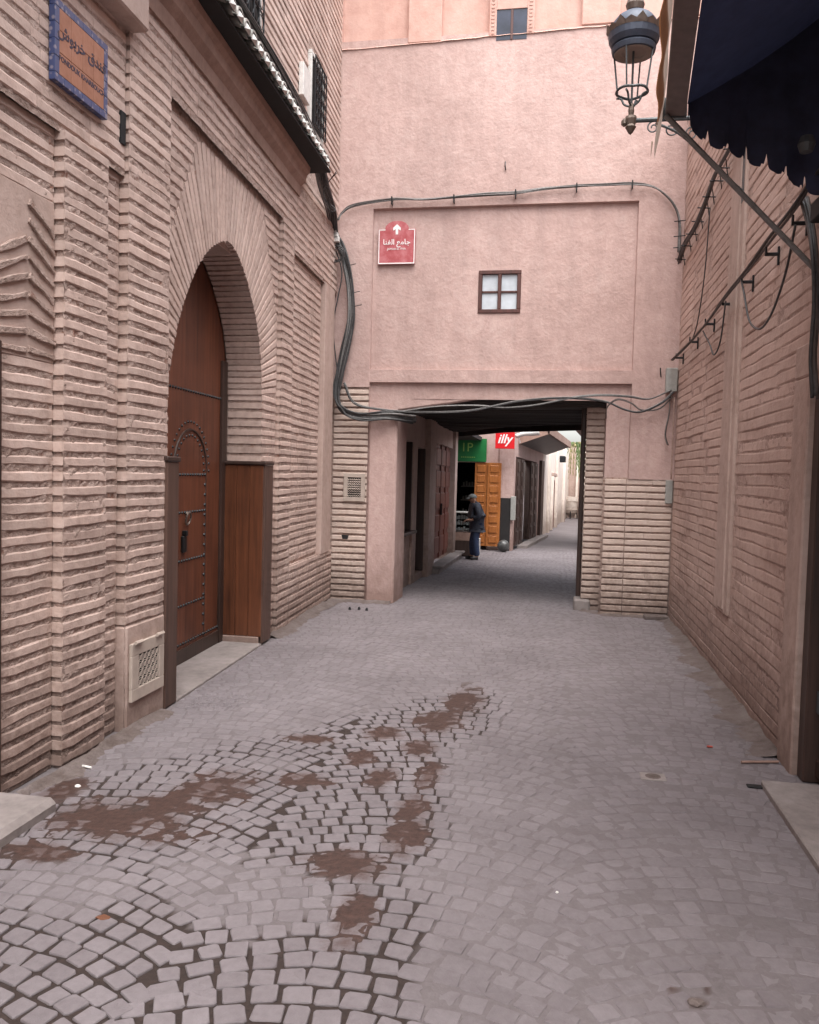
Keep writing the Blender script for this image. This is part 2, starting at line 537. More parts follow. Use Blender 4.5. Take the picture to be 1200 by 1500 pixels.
class Wallbricks:
    """collects brick bars with a score; the largest in view become parts, the rest one stuff part"""
    def __init__(s, parent, mat, limit):
        s.items, s.parent, s.mat, s.limit = [], parent, mat, limit
    def add(s, m, c, size):
        d = max(1.0, hypot(c[0], c[1]))
        vis = 1.0
        # outside the frame -> low score
        v = Rm.transposed() @ (Vector(c) - Vector((0, 0, 1.9)))
        if v.z > -.5: vis = 0
        else:
            u, w = v.x / -v.z, v.y / -v.z
            if abs(u) > .51 or abs(w) > .64: vis = .0
        s.items.append((vis * size / d, len(s.items), m))
    def flush(s):
        s.items.sort(key=lambda t: -t[0])
        rest = MB()
        for k, (sc, _, m) in enumerate(s.items):
            if k < s.limit and sc > 0:
                m.build('brick', s.mat, s.parent)
            else:
                rest.add(m.v, m.f)
        if rest.v:
            rest.build('bricks', s.mat, s.parent, kind='stuff')

def course(wb, fn, s0, s1, zc, hh, nb, nf, blen=.5, seg=4, amp=.008, gap=.003, off=0.0, **kw):
    L = s1 - s0
    if L < .02: return
    k = max(1, round(L / blen))
    cuts = [s0]
    for i in range(1, k):
        cuts.append(s0 + L * (i + random.uniform(-.22, .22) + off) / k)
    cuts.append(s1)
    for a, b in zip(cuts, cuts[1:]):
        if b - a < .02: continue
        m = band(fn, a + gap * .5, zc, b - gap * .5, zc, hh, hh, nb, nf + random.uniform(-.003, .003), seg=seg, amp=amp, **kw)
        wb.add(m, fn((a + b) / 2, nf, zc), b - a)

def rough_sheet(fn, s0, s1, z0, z1, n, step, amp, name, mat, parent, skip=None, sc=22.0):
    ns, nzv = max(1, int((s1 - s0) / step)), max(1, int((z1 - z0) / step))
    vs, fs = [], []
    for j in range(nzv + 1):
        z = z0 + (z1 - z0) * j / nzv
        for i in range(ns + 1):
            s = s0 + (s1 - s0) * i / ns
            d = amp * (nz(s, z, 5.0, sc) + .6 * nz(s, z, 9.0, sc * 2.3))
            vs.append(fn(s, n + d, z))
    for j in range(nzv):
        for i in range(ns):
            s, z = s0 + (s1 - s0) * (i + .5) / ns, z0 + (z1 - z0) * (j + .5) / nzv
            if skip and skip(s, z): continue
            a = j * (ns + 1) + i
            fs.append((a, a + 1, a + ns + 2, a + ns + 1))
    m = MB()
    m.add(vs, fs)
    return m.build(name, mat, parent, fix=False)

# ================================================================== GROUND
gr = MB()
gr.add([(-120, -60, -.05), (120, -60, -.05), (120, 10, -.05), (-120, 10, -.05), (-120, 200, -2.9), (120, 200, -2.9)], [(0, 1, 2, 3), (3, 2, 5, 4)])
g = gr.build('ground', 'earth', kind='structure')

# soil masks shared by geometry: where joints are washed out and damp, and where mud lies
def stain(x, y):
    w = .55 * nz(x, y, 2.0, 4.5) + .45 * nz(x, y, 4.0, 13.0) + .35 * nz(x, y, 4.0, 30.0) + .25 * nz(x, y, 4.0, 70.0)
    v = 0.0
    for cx, cy, rx, ry in STAINS:
        d = sqrt(((x - cx) / rx) ** 2 + ((y - cy) / ry) ** 2) + w
        v = max(v, min(1, max(0, (1.22 - d) * 1.9)))
    return v
def rightedge(y):
    T = [(1.5, -.2), (2.7, -.38), (3.7, -.56), (4.66, -.55), (5.5, -.66), (6.0, -.42), (6.5, -.28), (7.2, -.45), (7.4, -1.6)]
    for (a, u), (b, v) in zip(T, T[1:]):
        if a <= y <= b: return u + (v - u) * (y - a) / (b - a)
    return T[0][1] if y < 1.5 else -3
def damp(x, y):
    w = .22 * nz(x, y, 9.0, 2.2) + .14 * nz(x, y, 4.0, 9.0)
    top = 5.0 + (x + 2.4) * 1.25          # far edge runs from the wall foot to the portal side
    d1 = rightedge(y) - x + w * .6
    d2 = (top - y) * .8 + w
    d3 = (x + 2.72) + w * .8
    v = min(1, max(0, min(d1, d2, d3) * 9 + .4))
    if y < 7.5:                             # dusty islands inside the damp part
        for cx, cy, r, rr in ((-1.35, 3.45, .50, .30), (-2.1, 3.3, .36, .22), (-1.75, 5.0, .15, .1)):
            d = sqrt(((x - cx) / r) ** 2 + ((y - cy) / rr) ** 2) + w * 2.5 + .5 * nz(x, y, 6, 14)
            v *= min(1, max(.12, (d - .95) * 7))
    return v

pav = bpy.data.objects.new('street_pavement', None)
COL.objects.link(pav)
pav['kind'] = 'structure'
PINV[pav.name] = Matrix()

def sand_sheet():
    vs, fs, col = [], [], []
    def grid(x0, x1, y0, y1, st):
        nx, ny = int((x1 - x0) / st), int((y1 - y0) / st)
        o = len(vs)
        for j in range(ny + 1):
            y = y0 + (y1 - y0) * j / ny
            for i in range(nx + 1):
                x = x0 + (x1 - x0) * i / nx
                D, S = damp(x, y), stain(x, y)
                n1 = nz(x, y, 1.0, 7.0)
                n2 = nz(x, y, 3.0, 30.0)
                dusty = -.0040 + .0034 * n1 + .0016 * n2
                dusty += .0012 * min(1, max(0, x + .3))
                wet = -.0085 + .003 * n2
                z = dusty * (1 - D) + wet * D
                Sh = min(1, S * 1.3)
                z = z * (1 - Sh) + (-.0030 + .0040 * S + .0026 * n2 + .0026 * n1) * Sh
                vs.append((x, y, z + gz(y)))
                col.append((D, S))
        for j in range(ny):
            for i in range(nx):
                a = o + j * (nx + 1) + i
                fs.append((a, a + 1, a + nx + 2, a + nx + 1))
    grid(-3.6, 1.9, 2.0, 7.6, .022)
    grid(-3.9, 2.4, 7.6, 13.0, .045)
    grid(-4.5, 4.0, 13.0, 60.0, .4)
    grid(-3.6, 2.4, -9.0, 2.0, .25)
    me = bpy.data.meshes.new('joint_dust')
    me.from_pydata(vs, [], fs)
    at = me.color_attributes.new('soil', 'FLOAT_COLOR', 'POINT')
    buf = []
    for a, b in col: buf += [a, b, 0, 1]
    at.data.foreach_set('color', buf)
    me.polygons.foreach_set('use_smooth', [True] * len(me.polygons))
    me.materials.append(M['sand'])
    o = link('joint_dust', me, pav, 'stuff')
sand_sheet()

# paving stones: segmental arcs of small setts
def stone_variant():
    m = MB()
    base = []
    for cx, cy in ((-.5, -.5), (.5, -.5), (.5, .5), (-.5, .5)):
        jx, jy = random.uniform(-.12, .05), random.uniform(-.12, .05)
        x, y = cx * (1 + jx * 1.2), cy * (1 + jy * 1.2)
        c = random.uniform(.04, .13)
        # two corner points each
        if cx * cy > 0: base += [(x, y - c * (1 if cy > 0 else -1) * 1), (x - c * (1 if cx > 0 else -1), y)]
        else: base += [(x - c * (1 if cx > 0 else -1), y), (x, y - c * (1 if cy > 0 else -1))]
    n = len(base)
    tz = [random.uniform(-.0015, .0015) for _ in range(n)]
    vs = [(x, y, -.028) for x, y in base] + [(x, y, -.0045 + .5 * t) for (x, y), t in zip(base, tz)] + [(x * .945, y * .945, -.0004 + t) for (x, y), t in zip(base, tz)] + [(0, 0, .0008)]
    fs = [(i, (i + 1) % n, n + (i + 1) % n, n + i) for i in range(n)]
    fs += [(n + i, n + (i + 1) % n, 2 * n + (i + 1) % n, 2 * n + i) for i in range(n)]
    fs += [(2 * n + i, 2 * n + (i + 1) % n, 3 * n) for i in range(n)]
    m.add(vs, fs)
    return m
VAR = [stone_variant() for _ in range(24)]
VARM = [v.mesh('paving_stone', 'stone') for v in VAR]
def layout():
    out = []
    p, Wd, A, xoff = .109, 1.6, .24, -.62
    for k in range(-6, 212):
        for st in range(-3, 4):
            u = -Wd / 2 + p * .5
            row_j = random.uniform(-.02, .02)
            while u < Wd / 2:
                w = p * random.uniform(.86, 1.18)
                uc = u + w / 2 - p * .5
                sl = -8 * A * uc / (Wd * Wd)
                x = xoff + st * Wd + uc + row_j
                y = 1.9 + k * p + A * (1 - (2 * uc / Wd) ** 2) + .02 * nz(x, k * p, 0, 2)
                ang = math.atan(sl)
                u += w * cos(ang) ** .6
                if y < 2.1 or y > 24: continue
                if y < 9.6 and not (-3.35 < x < 1.62): continue
                if y >= 9.6 and y < 12.3 and not (-3.3 < x < 1.6): continue
                if y >= 12.3 and not (-2.6 < x < 2.4): continue
                if -3.6 < x < bx(y) + .06 and not 6.1 < y < 8.35: continue
                out.append((x, y, ang, w, p * cos(ang)))
    return out
ST = layout()
def st_score(t):
    x, y = t[0], t[1]
    v = Rm.transposed() @ (Vector((x, y, 0)) - Vector((0, 0, 1.9)))
    u, w = v.x / -v.z, v.y / -v.z
    if abs(u) > .49 or abs(w) > .615: return 99
    return hypot(x, y)
ST.sort(key=st_score)
rest = MB()
for i, (x, y, a, w, h) in enumerate(ST):
    k = random.randrange(24)
    q = random.choice((0, pi))
    kk = 1 - .05 * damp(x, y) * (1 if y < 9 else 0)
    sx, sy = w * .965 * kk, h * random.uniform(.90, .97) * kk
    a += random.uniform(-.11, .11)
    x += random.uniform(-.005, .005); y += random.uniform(-.005, .005)
    z = random.uniform(-.0022, .0018) + gz(y)
    if damp(x, y) < .5: z -= .0012
    if i < 300 and st_score((x, y)) < 90:
        o = link('paving_stone', VARM[k], pav)
        o.location = (x, y, z)
        o.rotation_euler = (random.uniform(-.012, .012), random.uniform(-.012, .012), a + q)
        o.scale = (sx, sy, 1)
    else:
        ca, sa = cos(a + q), sin(a + q)
        tx, ty = random.uniform(-.014, .014), random.uniform(-.014, .014)
        rest.add([(x + vx * sx * ca - vy * sy * sa, y + vx * sx * sa + vy * sy * ca, z + vz + tx * vx * sx + ty * vy * sy) for vx, vy, vz in VAR[k].v], VAR[k].f)
rest.build('paving_stones', 'stone', pav, kind='stuff')

# dirt fillets along the feet of the walls
def fillet(path, w, h, nm='wall_foot_dirt'):
    pts = spline(path, 60)
    vs, fs = [], []
    for i, p in enumerate(pts):
        q = pts[min(i + 1, len(pts) - 1)] - pts[max(i - 1, 0)]
        q.normalize()
        out = Vector((q.y, -q.x, 0))
        ww = w * (1 + .9 * nz(p.x, p.y, 0, 3.0) + .35 * nz(p.x, p.y, 3, 11) + .25 * nz(p.x, p.y, 3, 31))
        hh = h * (1 + .8 * nz(p.x, p.y, 5, 4.0))
        for t, zz in ((-.3, 1), (0.05, .9), (.35, .42), (.7, .14), (1, -.12)):
            r = .1 * nz(p.x * 9, p.y * 9, t * 7)
            vs.append((p.x + out.x * ww * t, p.y + out.y * ww * t, p.z + hh * (zz + r)))
    n = 5
    for i in range(len(pts) - 1):
        for k in range(4):
            a = i * n + k
            fs.append((a, a + 1, a + n + 1, a + n))
    MB().add(vs, fs).build(nm, 'dirt', pav, smooth=True, kind='stuff', fix=False)
fillet([(-2.93, 4.1, 0), (-2.9, 4.6, 0), (-2.93, 5.2, 0), (-2.93, 5.85, 0)], .10, .03)
fillet([(-3.06, 8.7, 0), (-3.1, 9.2, 0), (-3.14, 10.5, 0), (-3.15, 11.55, -.02)], .12, .035)
fillet([(-3.2, 11.66, -.03), (-2.9, 11.66, -.03), (-2.6, 11.66, -.03), (-2.3, 11.66, -.03)], .16, .035)
fillet([(.45, 12.0, -.03), (.8, 11.68, -.03), (1.2, 11.66, -.03), (1.6, 11.66, -.03)], .10, .03)
fillet([(1.6, 11.6, -.03), (1.6, 9.5, 0), (1.6, 7.5, 0), (1.6, 5.9, 0)], .20, .04)

# ================================================================== LEFT BUILDING
gate = thing('brick_gatehouse', (-2.95, 7.2, 0), 'pale pink brick gatehouse on the left with a pointed arch doorway and a tiled eave', 'building')
ARCH = [(6.02, 0), (6.02, 2.0), (6.03, 2.4), (6.07, 2.68), (6.19, 3.0), (6.34, 3.26), (6.52, 3.5), (6.76, 3.73), (7.03, 3.9), (7.33, 4.0), (7.58, 3.95), (7.83, 3.8), (8.06, 3.58), (8.25, 3.32), (8.36, 3.0), (8.40, 2.68), (8.41, 2.4), (8.41, 2.0), (8.41, 0)]
def in_arch(s, z, m=0.0):
    if not 6.02 - m < s < 8.41 + m: return False
    if z < 2.4: return True
    for (a, u), (b, v) in zip(ARCH[2:], ARCH[3:]):
        if a <= s <= b and b > a: return z < u + (v - u) * (s - a) / (b - a) + m
    return z < 2.6
def near_door(s, z): return 2.85 < s < 4.06 and z < 2.55
def wbox(n0, n1, s0, s1, z0, z1, name, mat, parent, b=.012, fn=LW, **kw):
    m = MB()
    m.bbox(s0, s1, n0, n1, z0, z1, b, lambda s, n, z: fn(s, n, z))
    return m.build(name, mat, parent, **kw)

# solid body behind the face (with the doorways left open)
body = MB()
for s0, s1, z0, z1 in ((-9, 2.85, 0, 11.5), (2.85, 4.06, 2.56, 11.5), (4.06, 6.0, 0, 11.5), (6.0, 8.43, 4.05, 11.5), (8.43, 11.9, 0, 11.5)):
    for n0, n1 in ((-.62, -.115),):
        body.box(s0, s1, n0, n1, z0 - .1, z1, lambda s, n, z: LW(s, n, z))
body.box(-9, 11.9, -5, -.62, -.1, 11.5, lambda s, n, z: LW(s, n, z))
body.build('wall', 'strip', gate)
HW = [(2.4, 11.68, 4.9, 5.25)]
def skipL(s, z):
    if in_arch(s, z, .012) or near_door(s, z): return True
    return False
NJ = -.009
rough_sheet(LW, 3.3, 4.56, 0, 3.9, -.07 + NJ, .025, .008, 'mortar_joint', 'joint', gate, skipL)
rough_sheet(LW, 4.56, 5.05, 0, 3.88, NJ, .025, .010, 'mortar_joint', 'joint', gate)
rough_sheet(LW, 5.05, 5.31, 0, 3.9, -.07 + NJ, .025, .008, 'mortar_joint', 'joint', gate)
rough_sheet(LW, 3.3, 5.31, 3.88, 5.1, -.03 + NJ, .03, .008, 'mortar_joint', 'joint', gate)
rough_sheet(LW, 5.31, 5.93, 0, 5.3, NJ, .03, .009, 'mortar_joint', 'joint', gate)
rough_sheet(LW, 5.93, 8.98, 1.6, 4.75, -.05 + NJ, .03, .008, 'mortar_joint', 'joint', gate, skipL)
rough_sheet(LW, 5.93, 9.5, 4.70, 5.3, NJ, .035, .008, 'mortar_joint', 'joint', gate)
rough_sheet(LW, 8.41, 8.98, 0, 1.6, -.05 + NJ, .035, .008, 'mortar_joint', 'joint', gate)
rough_sheet(LW, 8.95, 9.42, 0, 4.7, NJ, .035, .008, 'mortar_joint', 'joint', gate)
rough_sheet(LW, 9.38, 11.0, .7, 4.5, -.05 + NJ, .04, .008, 'mortar_joint', 'joint', gate)
rough_sheet(LW, 9.38, 11.7, -.05, .74, NJ, .04, .008, 'mortar_joint', 'joint', gate)
rough_sheet(LW, 9.38, 11.7, 4.45, 5.9, NJ, .04, .008, 'mortar_joint', 'joint', gate)
rough_sheet(LW, 3.0, 11.7, 5.3, 11.4, NJ - .004, .08, .006, 'mortar_joint', 'joint', gate)

for a_, b_, c_, d_ in ((4.575, 5.04, 0, 3.86), (5.325, 5.92, .7, 5.1), (8.94, 9.39, 0, 4.74)):
    m = MB(); m.box(a_, b_, -.12, NJ - .008, c_, d_, LW); m.build('pilaster_core', 'joint', gate)
LB = Wallbricks(gate, 'band', 300)
PT, HH = .093, .0305
def zc(k): return .05 + k * PT
for k in range(0, 56):
    z = zc(k)
    zz = z
    D = .085
    if z < 2.5:
        course(LB, LW, 4.08, 4.56, zz, HH, -.07 - D, -.07, .5, amp=.009)
    elif z < 3.9 and z > 3.42:
        course(LB, LW, 3.3, 4.56, zz, HH, -.07 - D, -.07, .62, amp=.009)
    if 2.58 < z < 3.42:
        course(LB, LW, 3.3, 4.05, zz, HH, -.07 - D, -.07, .4, amp=.009)
    if z < 3.88:
        course(LB, LW, 4.56, 5.05, zz, HH, -.09, 0, .6, amp=.008, seg=4)
        course(LB, LW, 5.055, 5.305, zz, HH, -.07 - D, -.07, .5, amp=.009)
    if 3.88 < z < 5.1:
        course(LB, LW, 3.3, 5.305, zz, HH + .003, -.03 - D, -.03, .5, amp=.006)
    if .78 < z < 5.2:
        course(LB, LW, 5.31, 5.925, zz, HH, -.09, 0, .7, amp=.009)
    if 4.76 < z < 5.12:
        course(LB, LW, 5.93, 9.5, zz, HH, -.08, 0, .45)
    # below the springing, beside the opening
    if 1.98 < z < 2.72:
        course(LB, LW, 8.413, 8.94, zz, HH, -.44, -.05, .6)
        if z < 2.5: course(LB, LW, 5.93, 6.018, zz, HH, -.44, -.05, .3, seg=2)
    if z < 1.98:
        course(LB, LW, 8.62, 8.94, zz, HH, -.13, -.05, .6)
    if z < 4.76:
        course(LB, LW, 8.93, 9.4, zz, HH, -.09, 0.0, .6)
    if .74 < z < 4.45:
        course(LB, LW, 9.41, 10.93, zz, HH, -.13, -.05, .5, seg=4)
    if z < .74:
        course(LB, LW, 9.41, 11.68, zz - .005, HH, -.09, 0, .5, seg=4)
    if 4.45 < z:
        course(LB, LW, 9.41 if z < 4.74 else 9.51, 11.68, zz, HH, -.09, 0, .5, seg=4)
for k in range(56, 121):
    z = zc(k)
    if z < 5.3: continue
    for a, b in ((3.2, 7.05), (7.95, 9.85), (10.55, 11.69)) if 5.5 < z < 7.2 else ((3.2, 11.69),):
        course(LB, LW, a, b, z, HH + .004, -.08, .0, .8, seg=3, amp=.005)

# chevron of thin bricks in the blind niche
CH = Wallbricks(gate, 'joint', 60)
for i in range(9):
    zt = 2.55 + i * .105
    rise = min(.15, .02 + i * .022)
    for sgn in (-1, 1):
        a0, a1 = (4.30, 4.55) if sgn > 0 else (4.30, 4.04)
        if i > 6 and sgn < 0: continue
        zz1 = zt - rise * .9
        m = band(LW, a0 + sgn * .01, zt, a1, zz1, .018, .016, -.12, -.066 + .012, seg=4, amp=.010, nw=.012, rd=.006, seed=i * 1.3)
        CH.add(m, LW(4.3, 0, zt), .3)
CH.flush()
wbox(-.14, -.072, 4.05, 4.56, 2.50, 3.46, 'niche_plaster', 'strip', gate, .004)

# voussoirs: radiating bricks between arch and alfiz frame
def arch_curve():
    pts = spline([(s, z, 0) for s, z in ARCH[3:16]], 16)
    L = [0]
    for a, b in zip(pts, pts[1:]): L.append(L[-1] + (b - a).length)
    return pts, L
APTS, AL = arch_curve()
def arch_at(t):
    d = t * AL[-1]
    for i in range(len(AL) - 1):
        if AL[i + 1] >= d:
            f = (d - AL[i]) / (AL[i + 1] - AL[i])
            return APTS[i].lerp(APTS[i + 1], f)
    return APTS[-1]
def kinkz(s, z):
    return None
NV = 60
def raybound(p, d):
    """distance along d from p to the frame or the mitre lines"""
    best = 9
    if d.y > 1e-4: best = min(best, (4.66 - p.y) / d.y)
    if d.x < -1e-4: best = min(best, (5.945 - p.x) / d.x)
    if d.x > 1e-4: best = min(best, (8.93 - p.x) / d.x)
    for (A, B) in (((5.93, 3.55), (6.62, 4.70)), ((8.95, 3.5), (8.3, 4.70))):
        ex, ez = B[0] - A[0], B[1] - A[1]
        den = d.x * ez - d.y * ex
        if abs(den) > 1e-6:
            t = ((A[0] - p.x) * ez - (A[1] - p.y) * ex) / den
            u = ((A[0] - p.x) * d.y - (A[1] - p.y) * d.x) / den
            if t > 0 and 0 <= u <= 1: best = min(best, t)
    return best
for i in range(NV):
    t = (i + .5) / NV
    p = arch_at(t)
    cen = Vector((7.23, 2.55 + .35 * (1 - abs(2 * t - 1)), 0))
    d = (p - cen).normalized()
    # bend towards vertical near the crown and horizontal at the springing
    b = raybound(p, d)
    b = max(.12, b)
    pa, pb = arch_at(i / NV), arch_at((i + 1) / NV)
    w0 = (pb - pa).length * .5
    w1 = w0 * (b + (p - cen).length) / (p - cen).length
    e = p + d * (b - .01)
    m = band(LW, p.x, p.y, e.x, e.y, w0 * .74, w1 * .72, -.44, -.05 + random.uniform(-.003, .003), seg=4, amp=.006, rd=.007, seed=i * .7)
    LB.add(m, LW(p.x, 0, p.y), b)
# horizontal courses in the two spandrels
for k in range(37, 51):
    z = zc(k)
    if z > 4.68: continue
    sl = 5.93 + (z - 3.55) / (4.70 - 3.55) * .69
    if z > 3.62: course(LB, LW, 5.932, sl - .01, z, HH, -.13, -.05, .5)
    sr = 8.95 - (z - 3.5) / 1.2 * .65
    if z > 3.6: course(LB, LW, sr + .01, 8.94, z, HH, -.13, -.05, .5)
LB.flush()
# rough soffit behind the voussoirs
ms = MB()
vs = []
NA = 90
for i in range(NA + 1):
    p = arch_at(i / NA)
    cen = Vector((7.23, 2.6, 0))
    d = (p - cen).normalized()
    for k in range(9):
        n = -.06 - .38 * k / 8
        r = .016 + .006 * nz(p.x * 20, p.y * 20, n * 20)
        q = p + d * r
        vs.append(LW(q.x, n, q.y))
fs = [(i * 9 + k, i * 9 + k + 1, (i + 1) * 9 + k + 1, (i + 1) * 9 + k) for i in range(NA) for k in range(8)]
ms.add(vs, fs)
ms.build('arch_soffit', 'joint', gate, fix=False)
for s_, sg in ((6.02, -1), (8.41, 1)):
    m = MB()
    vs = []
    for j in range(41):
        z = 1.9 + .85 * j / 40
        for k in range(9):
            n = -.06 - .38 * k / 8
            vs.append(LW(s_ + sg * (.016 + .006 * nz(z * 20, n * 20, 3)), n, z))
    m.add(vs, [(j * 9 + k, j * 9 + k + 1, (j + 1) * 9 + k + 1, (j + 1) * 9 + k) for j in range(40) for k in range(8)])
    m.build('jamb_joint', 'joint', gate, fix=False)

# plaster strip, plinth block, slab, cornice
wbox(-.13, .012, 10.95, 11.5, .72, 4.47, 'plaster_strip', 'strip', gate, .01)
wbox(-.13, .004, 5.31, 5.90, -.05, .76, 'plaster_block', 'strip', gate, .02)
wbox(-.15, .11, 3.2, 5.36, 4.86, 5.12, 'plaster_lintel', 'strip', gate, .015)
m = MB()
prf = [(-.12, 5.135), (.014, 5.14), (.018, 5.255), (.075, 5.31), (.095, 5.38), (.13, 5.41), (.14, 5.472), (-.12, 5.472)]
K = 40
vs = []
for q in range(K + 1):
    s_ = 3.2 + (9.53 - 3.2) * q / K
    for n, z in prf: vs.append(LW(s_, n + .006 * nz(s_ * 3, z * 9, n * 9), z + .005 * nz(s_ * 2.5, z * 7, 4)))
P_ = len(prf)
m.add(vs, [(a * P_ + b, a * P_ + (b + 1) % P_, (a + 1) * P_ + (b + 1) % P_, (a + 1) * P_ + b) for a in range(K) for b in range(P_)] + [tuple(range(P_)), tuple(range(K * P_, K * P_ + P_))])
m.build('cornice', 'mud', gate)
# eave
wbox(-.1, .34, 3.2, 9.72, 5.475, 5.50, 'eave_board', 'black', gate, .004)
def roof_tile(s, upper=True):
    m = MB()
    vs, fs = [], []
    N = 8
    for j in range(3):
        n = .35 - .17 * j
        zz = 5.515 + .07 * j
        r = .086 - .006 * j
        for q, rr in ((0, r), (1, r - .014)):
            for i in range(N + 1):
                a = pi * i / N
                vs.append(LW(s + rr * cos(a), n, zz + rr * sin(a) * 1.15))
    W2 = 2 * (N + 1)
    for j in range(2):
        for i in range(N):
            a = j * W2 + i
            fs.append((a, a + 1, a + W2 + 1, a + W2))
            b = a + N + 1
            fs.append((b, b + W2, b + W2 + 1, b + 1))
    for i in range(N): fs.append((i, N + 1 + i, N + 2 + i, i + 1))
    m.add(vs, fs)
    return m
s = 3.35
while s < 9.72:
    ss_ = s + random.uniform(-.008, .008)
    tl = roof_tile(ss_).build('roof_tile', 'rooftile', gate, smooth=False)
    m = MB()
    c_ = [(ss_ + .066 * cos(pi * q / 6), 5.517 + .076 * sin(pi * q / 6)) for q in range(7)]
    m.add([LW(a, .338, z) for a, z in c_] + [LW(ss_ + random.uniform(-.01, .01), .372, 5.535)], [(q, (q + 1) % 7, 7) for q in range(7)])
    m.build('mortar_plug', 'whitepaint', tl)
    # pan tile between
    m = MB()
    vs = []
    for j in range(2):
        for i in range(7):
            a = pi * i / 6
            vs.append(LW(s + .09 + .06 * cos(a), .32 - .35 * j, 5.54 + .13 * j - .035 * sin(a)))
    m.add(vs, [(i, i + 1, i + 8, i + 7) for i in range(6)])
    m.build('pan_tile', 'rooftile', gate, fix=False)
    s += .182
wbox(-.1, .12, 3.2, 9.72, 5.55, 5.82, 'eave_bedding', 'mud', gate, .03)

# upper windows
def grille_window(s0, s1, z0, z1):
    wbox(-.10, .015, s0, s1, z0, z1, 'window', 'black', gate, .004)
    w = bpy.data.objects['window' if 'window.001' not in bpy.data.objects else 'window.001']
    w = [o for o in bpy.data.objects if o.name.startswith('window')][-1]
    for a, b, c, d in ((s0 - .05, s1 + .05, z0 - .05, z0), (s0 - .05, s1 + .05, z1, z1 + .05), (s0 - .05, s0, z0, z1), (s1, s1 + .05, z0, z1)):
        m = MB(); m.bbox(a, b, -.08, .035, c, d, .006, LW); m.build('frame', 'whitepaint', w)
    m = MB()
    n = 5
    for i in range(n + 1):
        ss = s0 + (s1 - s0) * i / n
        m.tube([LW(ss, .07, z0), LW(ss, .07, z1)], .009, 5)
    for j in range(7):
        z = z0 + (z1 - z0) * j / 6
        m.tube([LW(s0, .07, z), LW(s1, .07, z)], .009, 5)
    for i in range(n):
        for j in range(6):
            cs, cz = s0 + (s1 - s0) * (i + .5) / n, z0 + (z1 - z0) * (j + .5) / 6
            r = min((s1 - s0) / n, (z1 - z0) / 6) * .45
            m.tube([LW(cs + r * cos(a * pi / 4), .07, cz + r * sin(a * pi / 4)) for a in range(9)], .006, 4, False)
    m.build('grille', 'iron', w)
grille_window(9.92, 10.5, 6.15, 6.98)
grille_window(7.12, 7.88, 5.95, 7.1)
wbox(.0, .06, 9.42, 9.72, 6.28, 6.66, 'shutter', 'whitepaint', gate, .006)

# ---- the studded door
door = MB()
poly = [(s, z) for s, z in ARCH]
door.prism([(s, z - .0 if z > 0 else 0.02) for s, z in poly], lambda s, z: LW(s, -.45, z), lambda s, z: LW(s, -.52, z))
door_o = door.build('door', 'doorwood', gate)
ND = -.45
studs = MB()
def stud(s, z, r=.017):
    studs.lathe([(0, 0), (r, 0)], (0, 0, 0), 3) if False else None
    vs = [LW(s + r * cos(a * pi / 3), ND + .001, z + r * sin(a * pi / 3)) for a in range(6)]
    vs += [LW(s + r * .6 * cos(a * pi / 3), ND + r * .75, z + r * .6 * sin(a * pi / 3)) for a in range(6)] + [LW(s, ND + r, z)]
    studs.add(vs, [(i, (i + 1) % 6, 6 + (i + 1) % 6, 6 + i) for i in range(6)] + [(6 + i, 6 + (i + 1) % 6, 12) for i in range(6)])
WS0, WS1, WZ = 7.06, 7.80, 1.82
for z in (WZ, 1.46, 1.0, .57, .2):
    k = 12
    for i in range(k + 1): stud(WS0 + (WS1 - WS0) * i / k, z)
for s_ in (WS0, WS1):
    for i in range(17):
        stud(s_, .2 + (WZ - .2) * i / 16, .019)
for R_, n_ in ((.34, 15), (.47, 20)):
    for i in range(n_ + 1):
        a = pi * i / n_
        stud((WS0 + WS1) / 2 + R_ * cos(a), WZ + .04 + R_ * sin(a), .015)
for i in range(38): stud(6.1 + i * .06, 2.62)
for i in range(38): stud(6.1 + i * .06, .2) if not WS0 < 6.1 + i * .06 < WS1 else None
studs.build('studs', 'iron', door_o, kind='stuff')
# wicket outline as a raised moulding and board joints
wk = MB()
wk.tube([LW((WS0 + WS1) / 2 + .405 * cos(a), ND + .004, WZ + .03 + .405 * sin(a)) for a in [pi * i / 20 for i in range(21)]], .011, 5)
wk.tube([LW(WS0 - .03, ND, .04), LW(WS0 - .03, ND, WZ + .03)], .008, 4)
wk.tube([LW(WS1 + .03, ND, .04), LW(WS1 + .03, ND, WZ + .03)], .008, 4)
wk.build('wicket_moulding', 'darkwood', door_o)
wbox(ND, ND + .02, 6.02, 8.34, .02, .16, 'kick_board', 'darkwood', door_o, .004)
wbox(ND, ND + .03, 8.20, 8.345, .02, 3.02, 'door_post', 'darkwood', door_o, .004)
kn = MB()
kn.tube([LW(7.33 + .055 * cos(a), ND + .03 + .012 * sin(a), 1.40 + .06 * sin(a)) for a in [2 * pi * i / 12 for i in range(13)]], .009, 5)
kn.lathe([(0, .02), (.02, .01), (.028, 0)], LW(7.33, ND + .01, 1.45), 8)
kn.build('knocker', 'brass', door_o)
lk = MB()
lk.bbox(7.22, 7.31, ND, ND + .03, 1.08, 1.24, .008, LW)
lk.bbox(7.245, 7.285, ND, ND + .05, 1.24, 1.29, .006, LW)
lk.build('lock', 'iron', door_o)
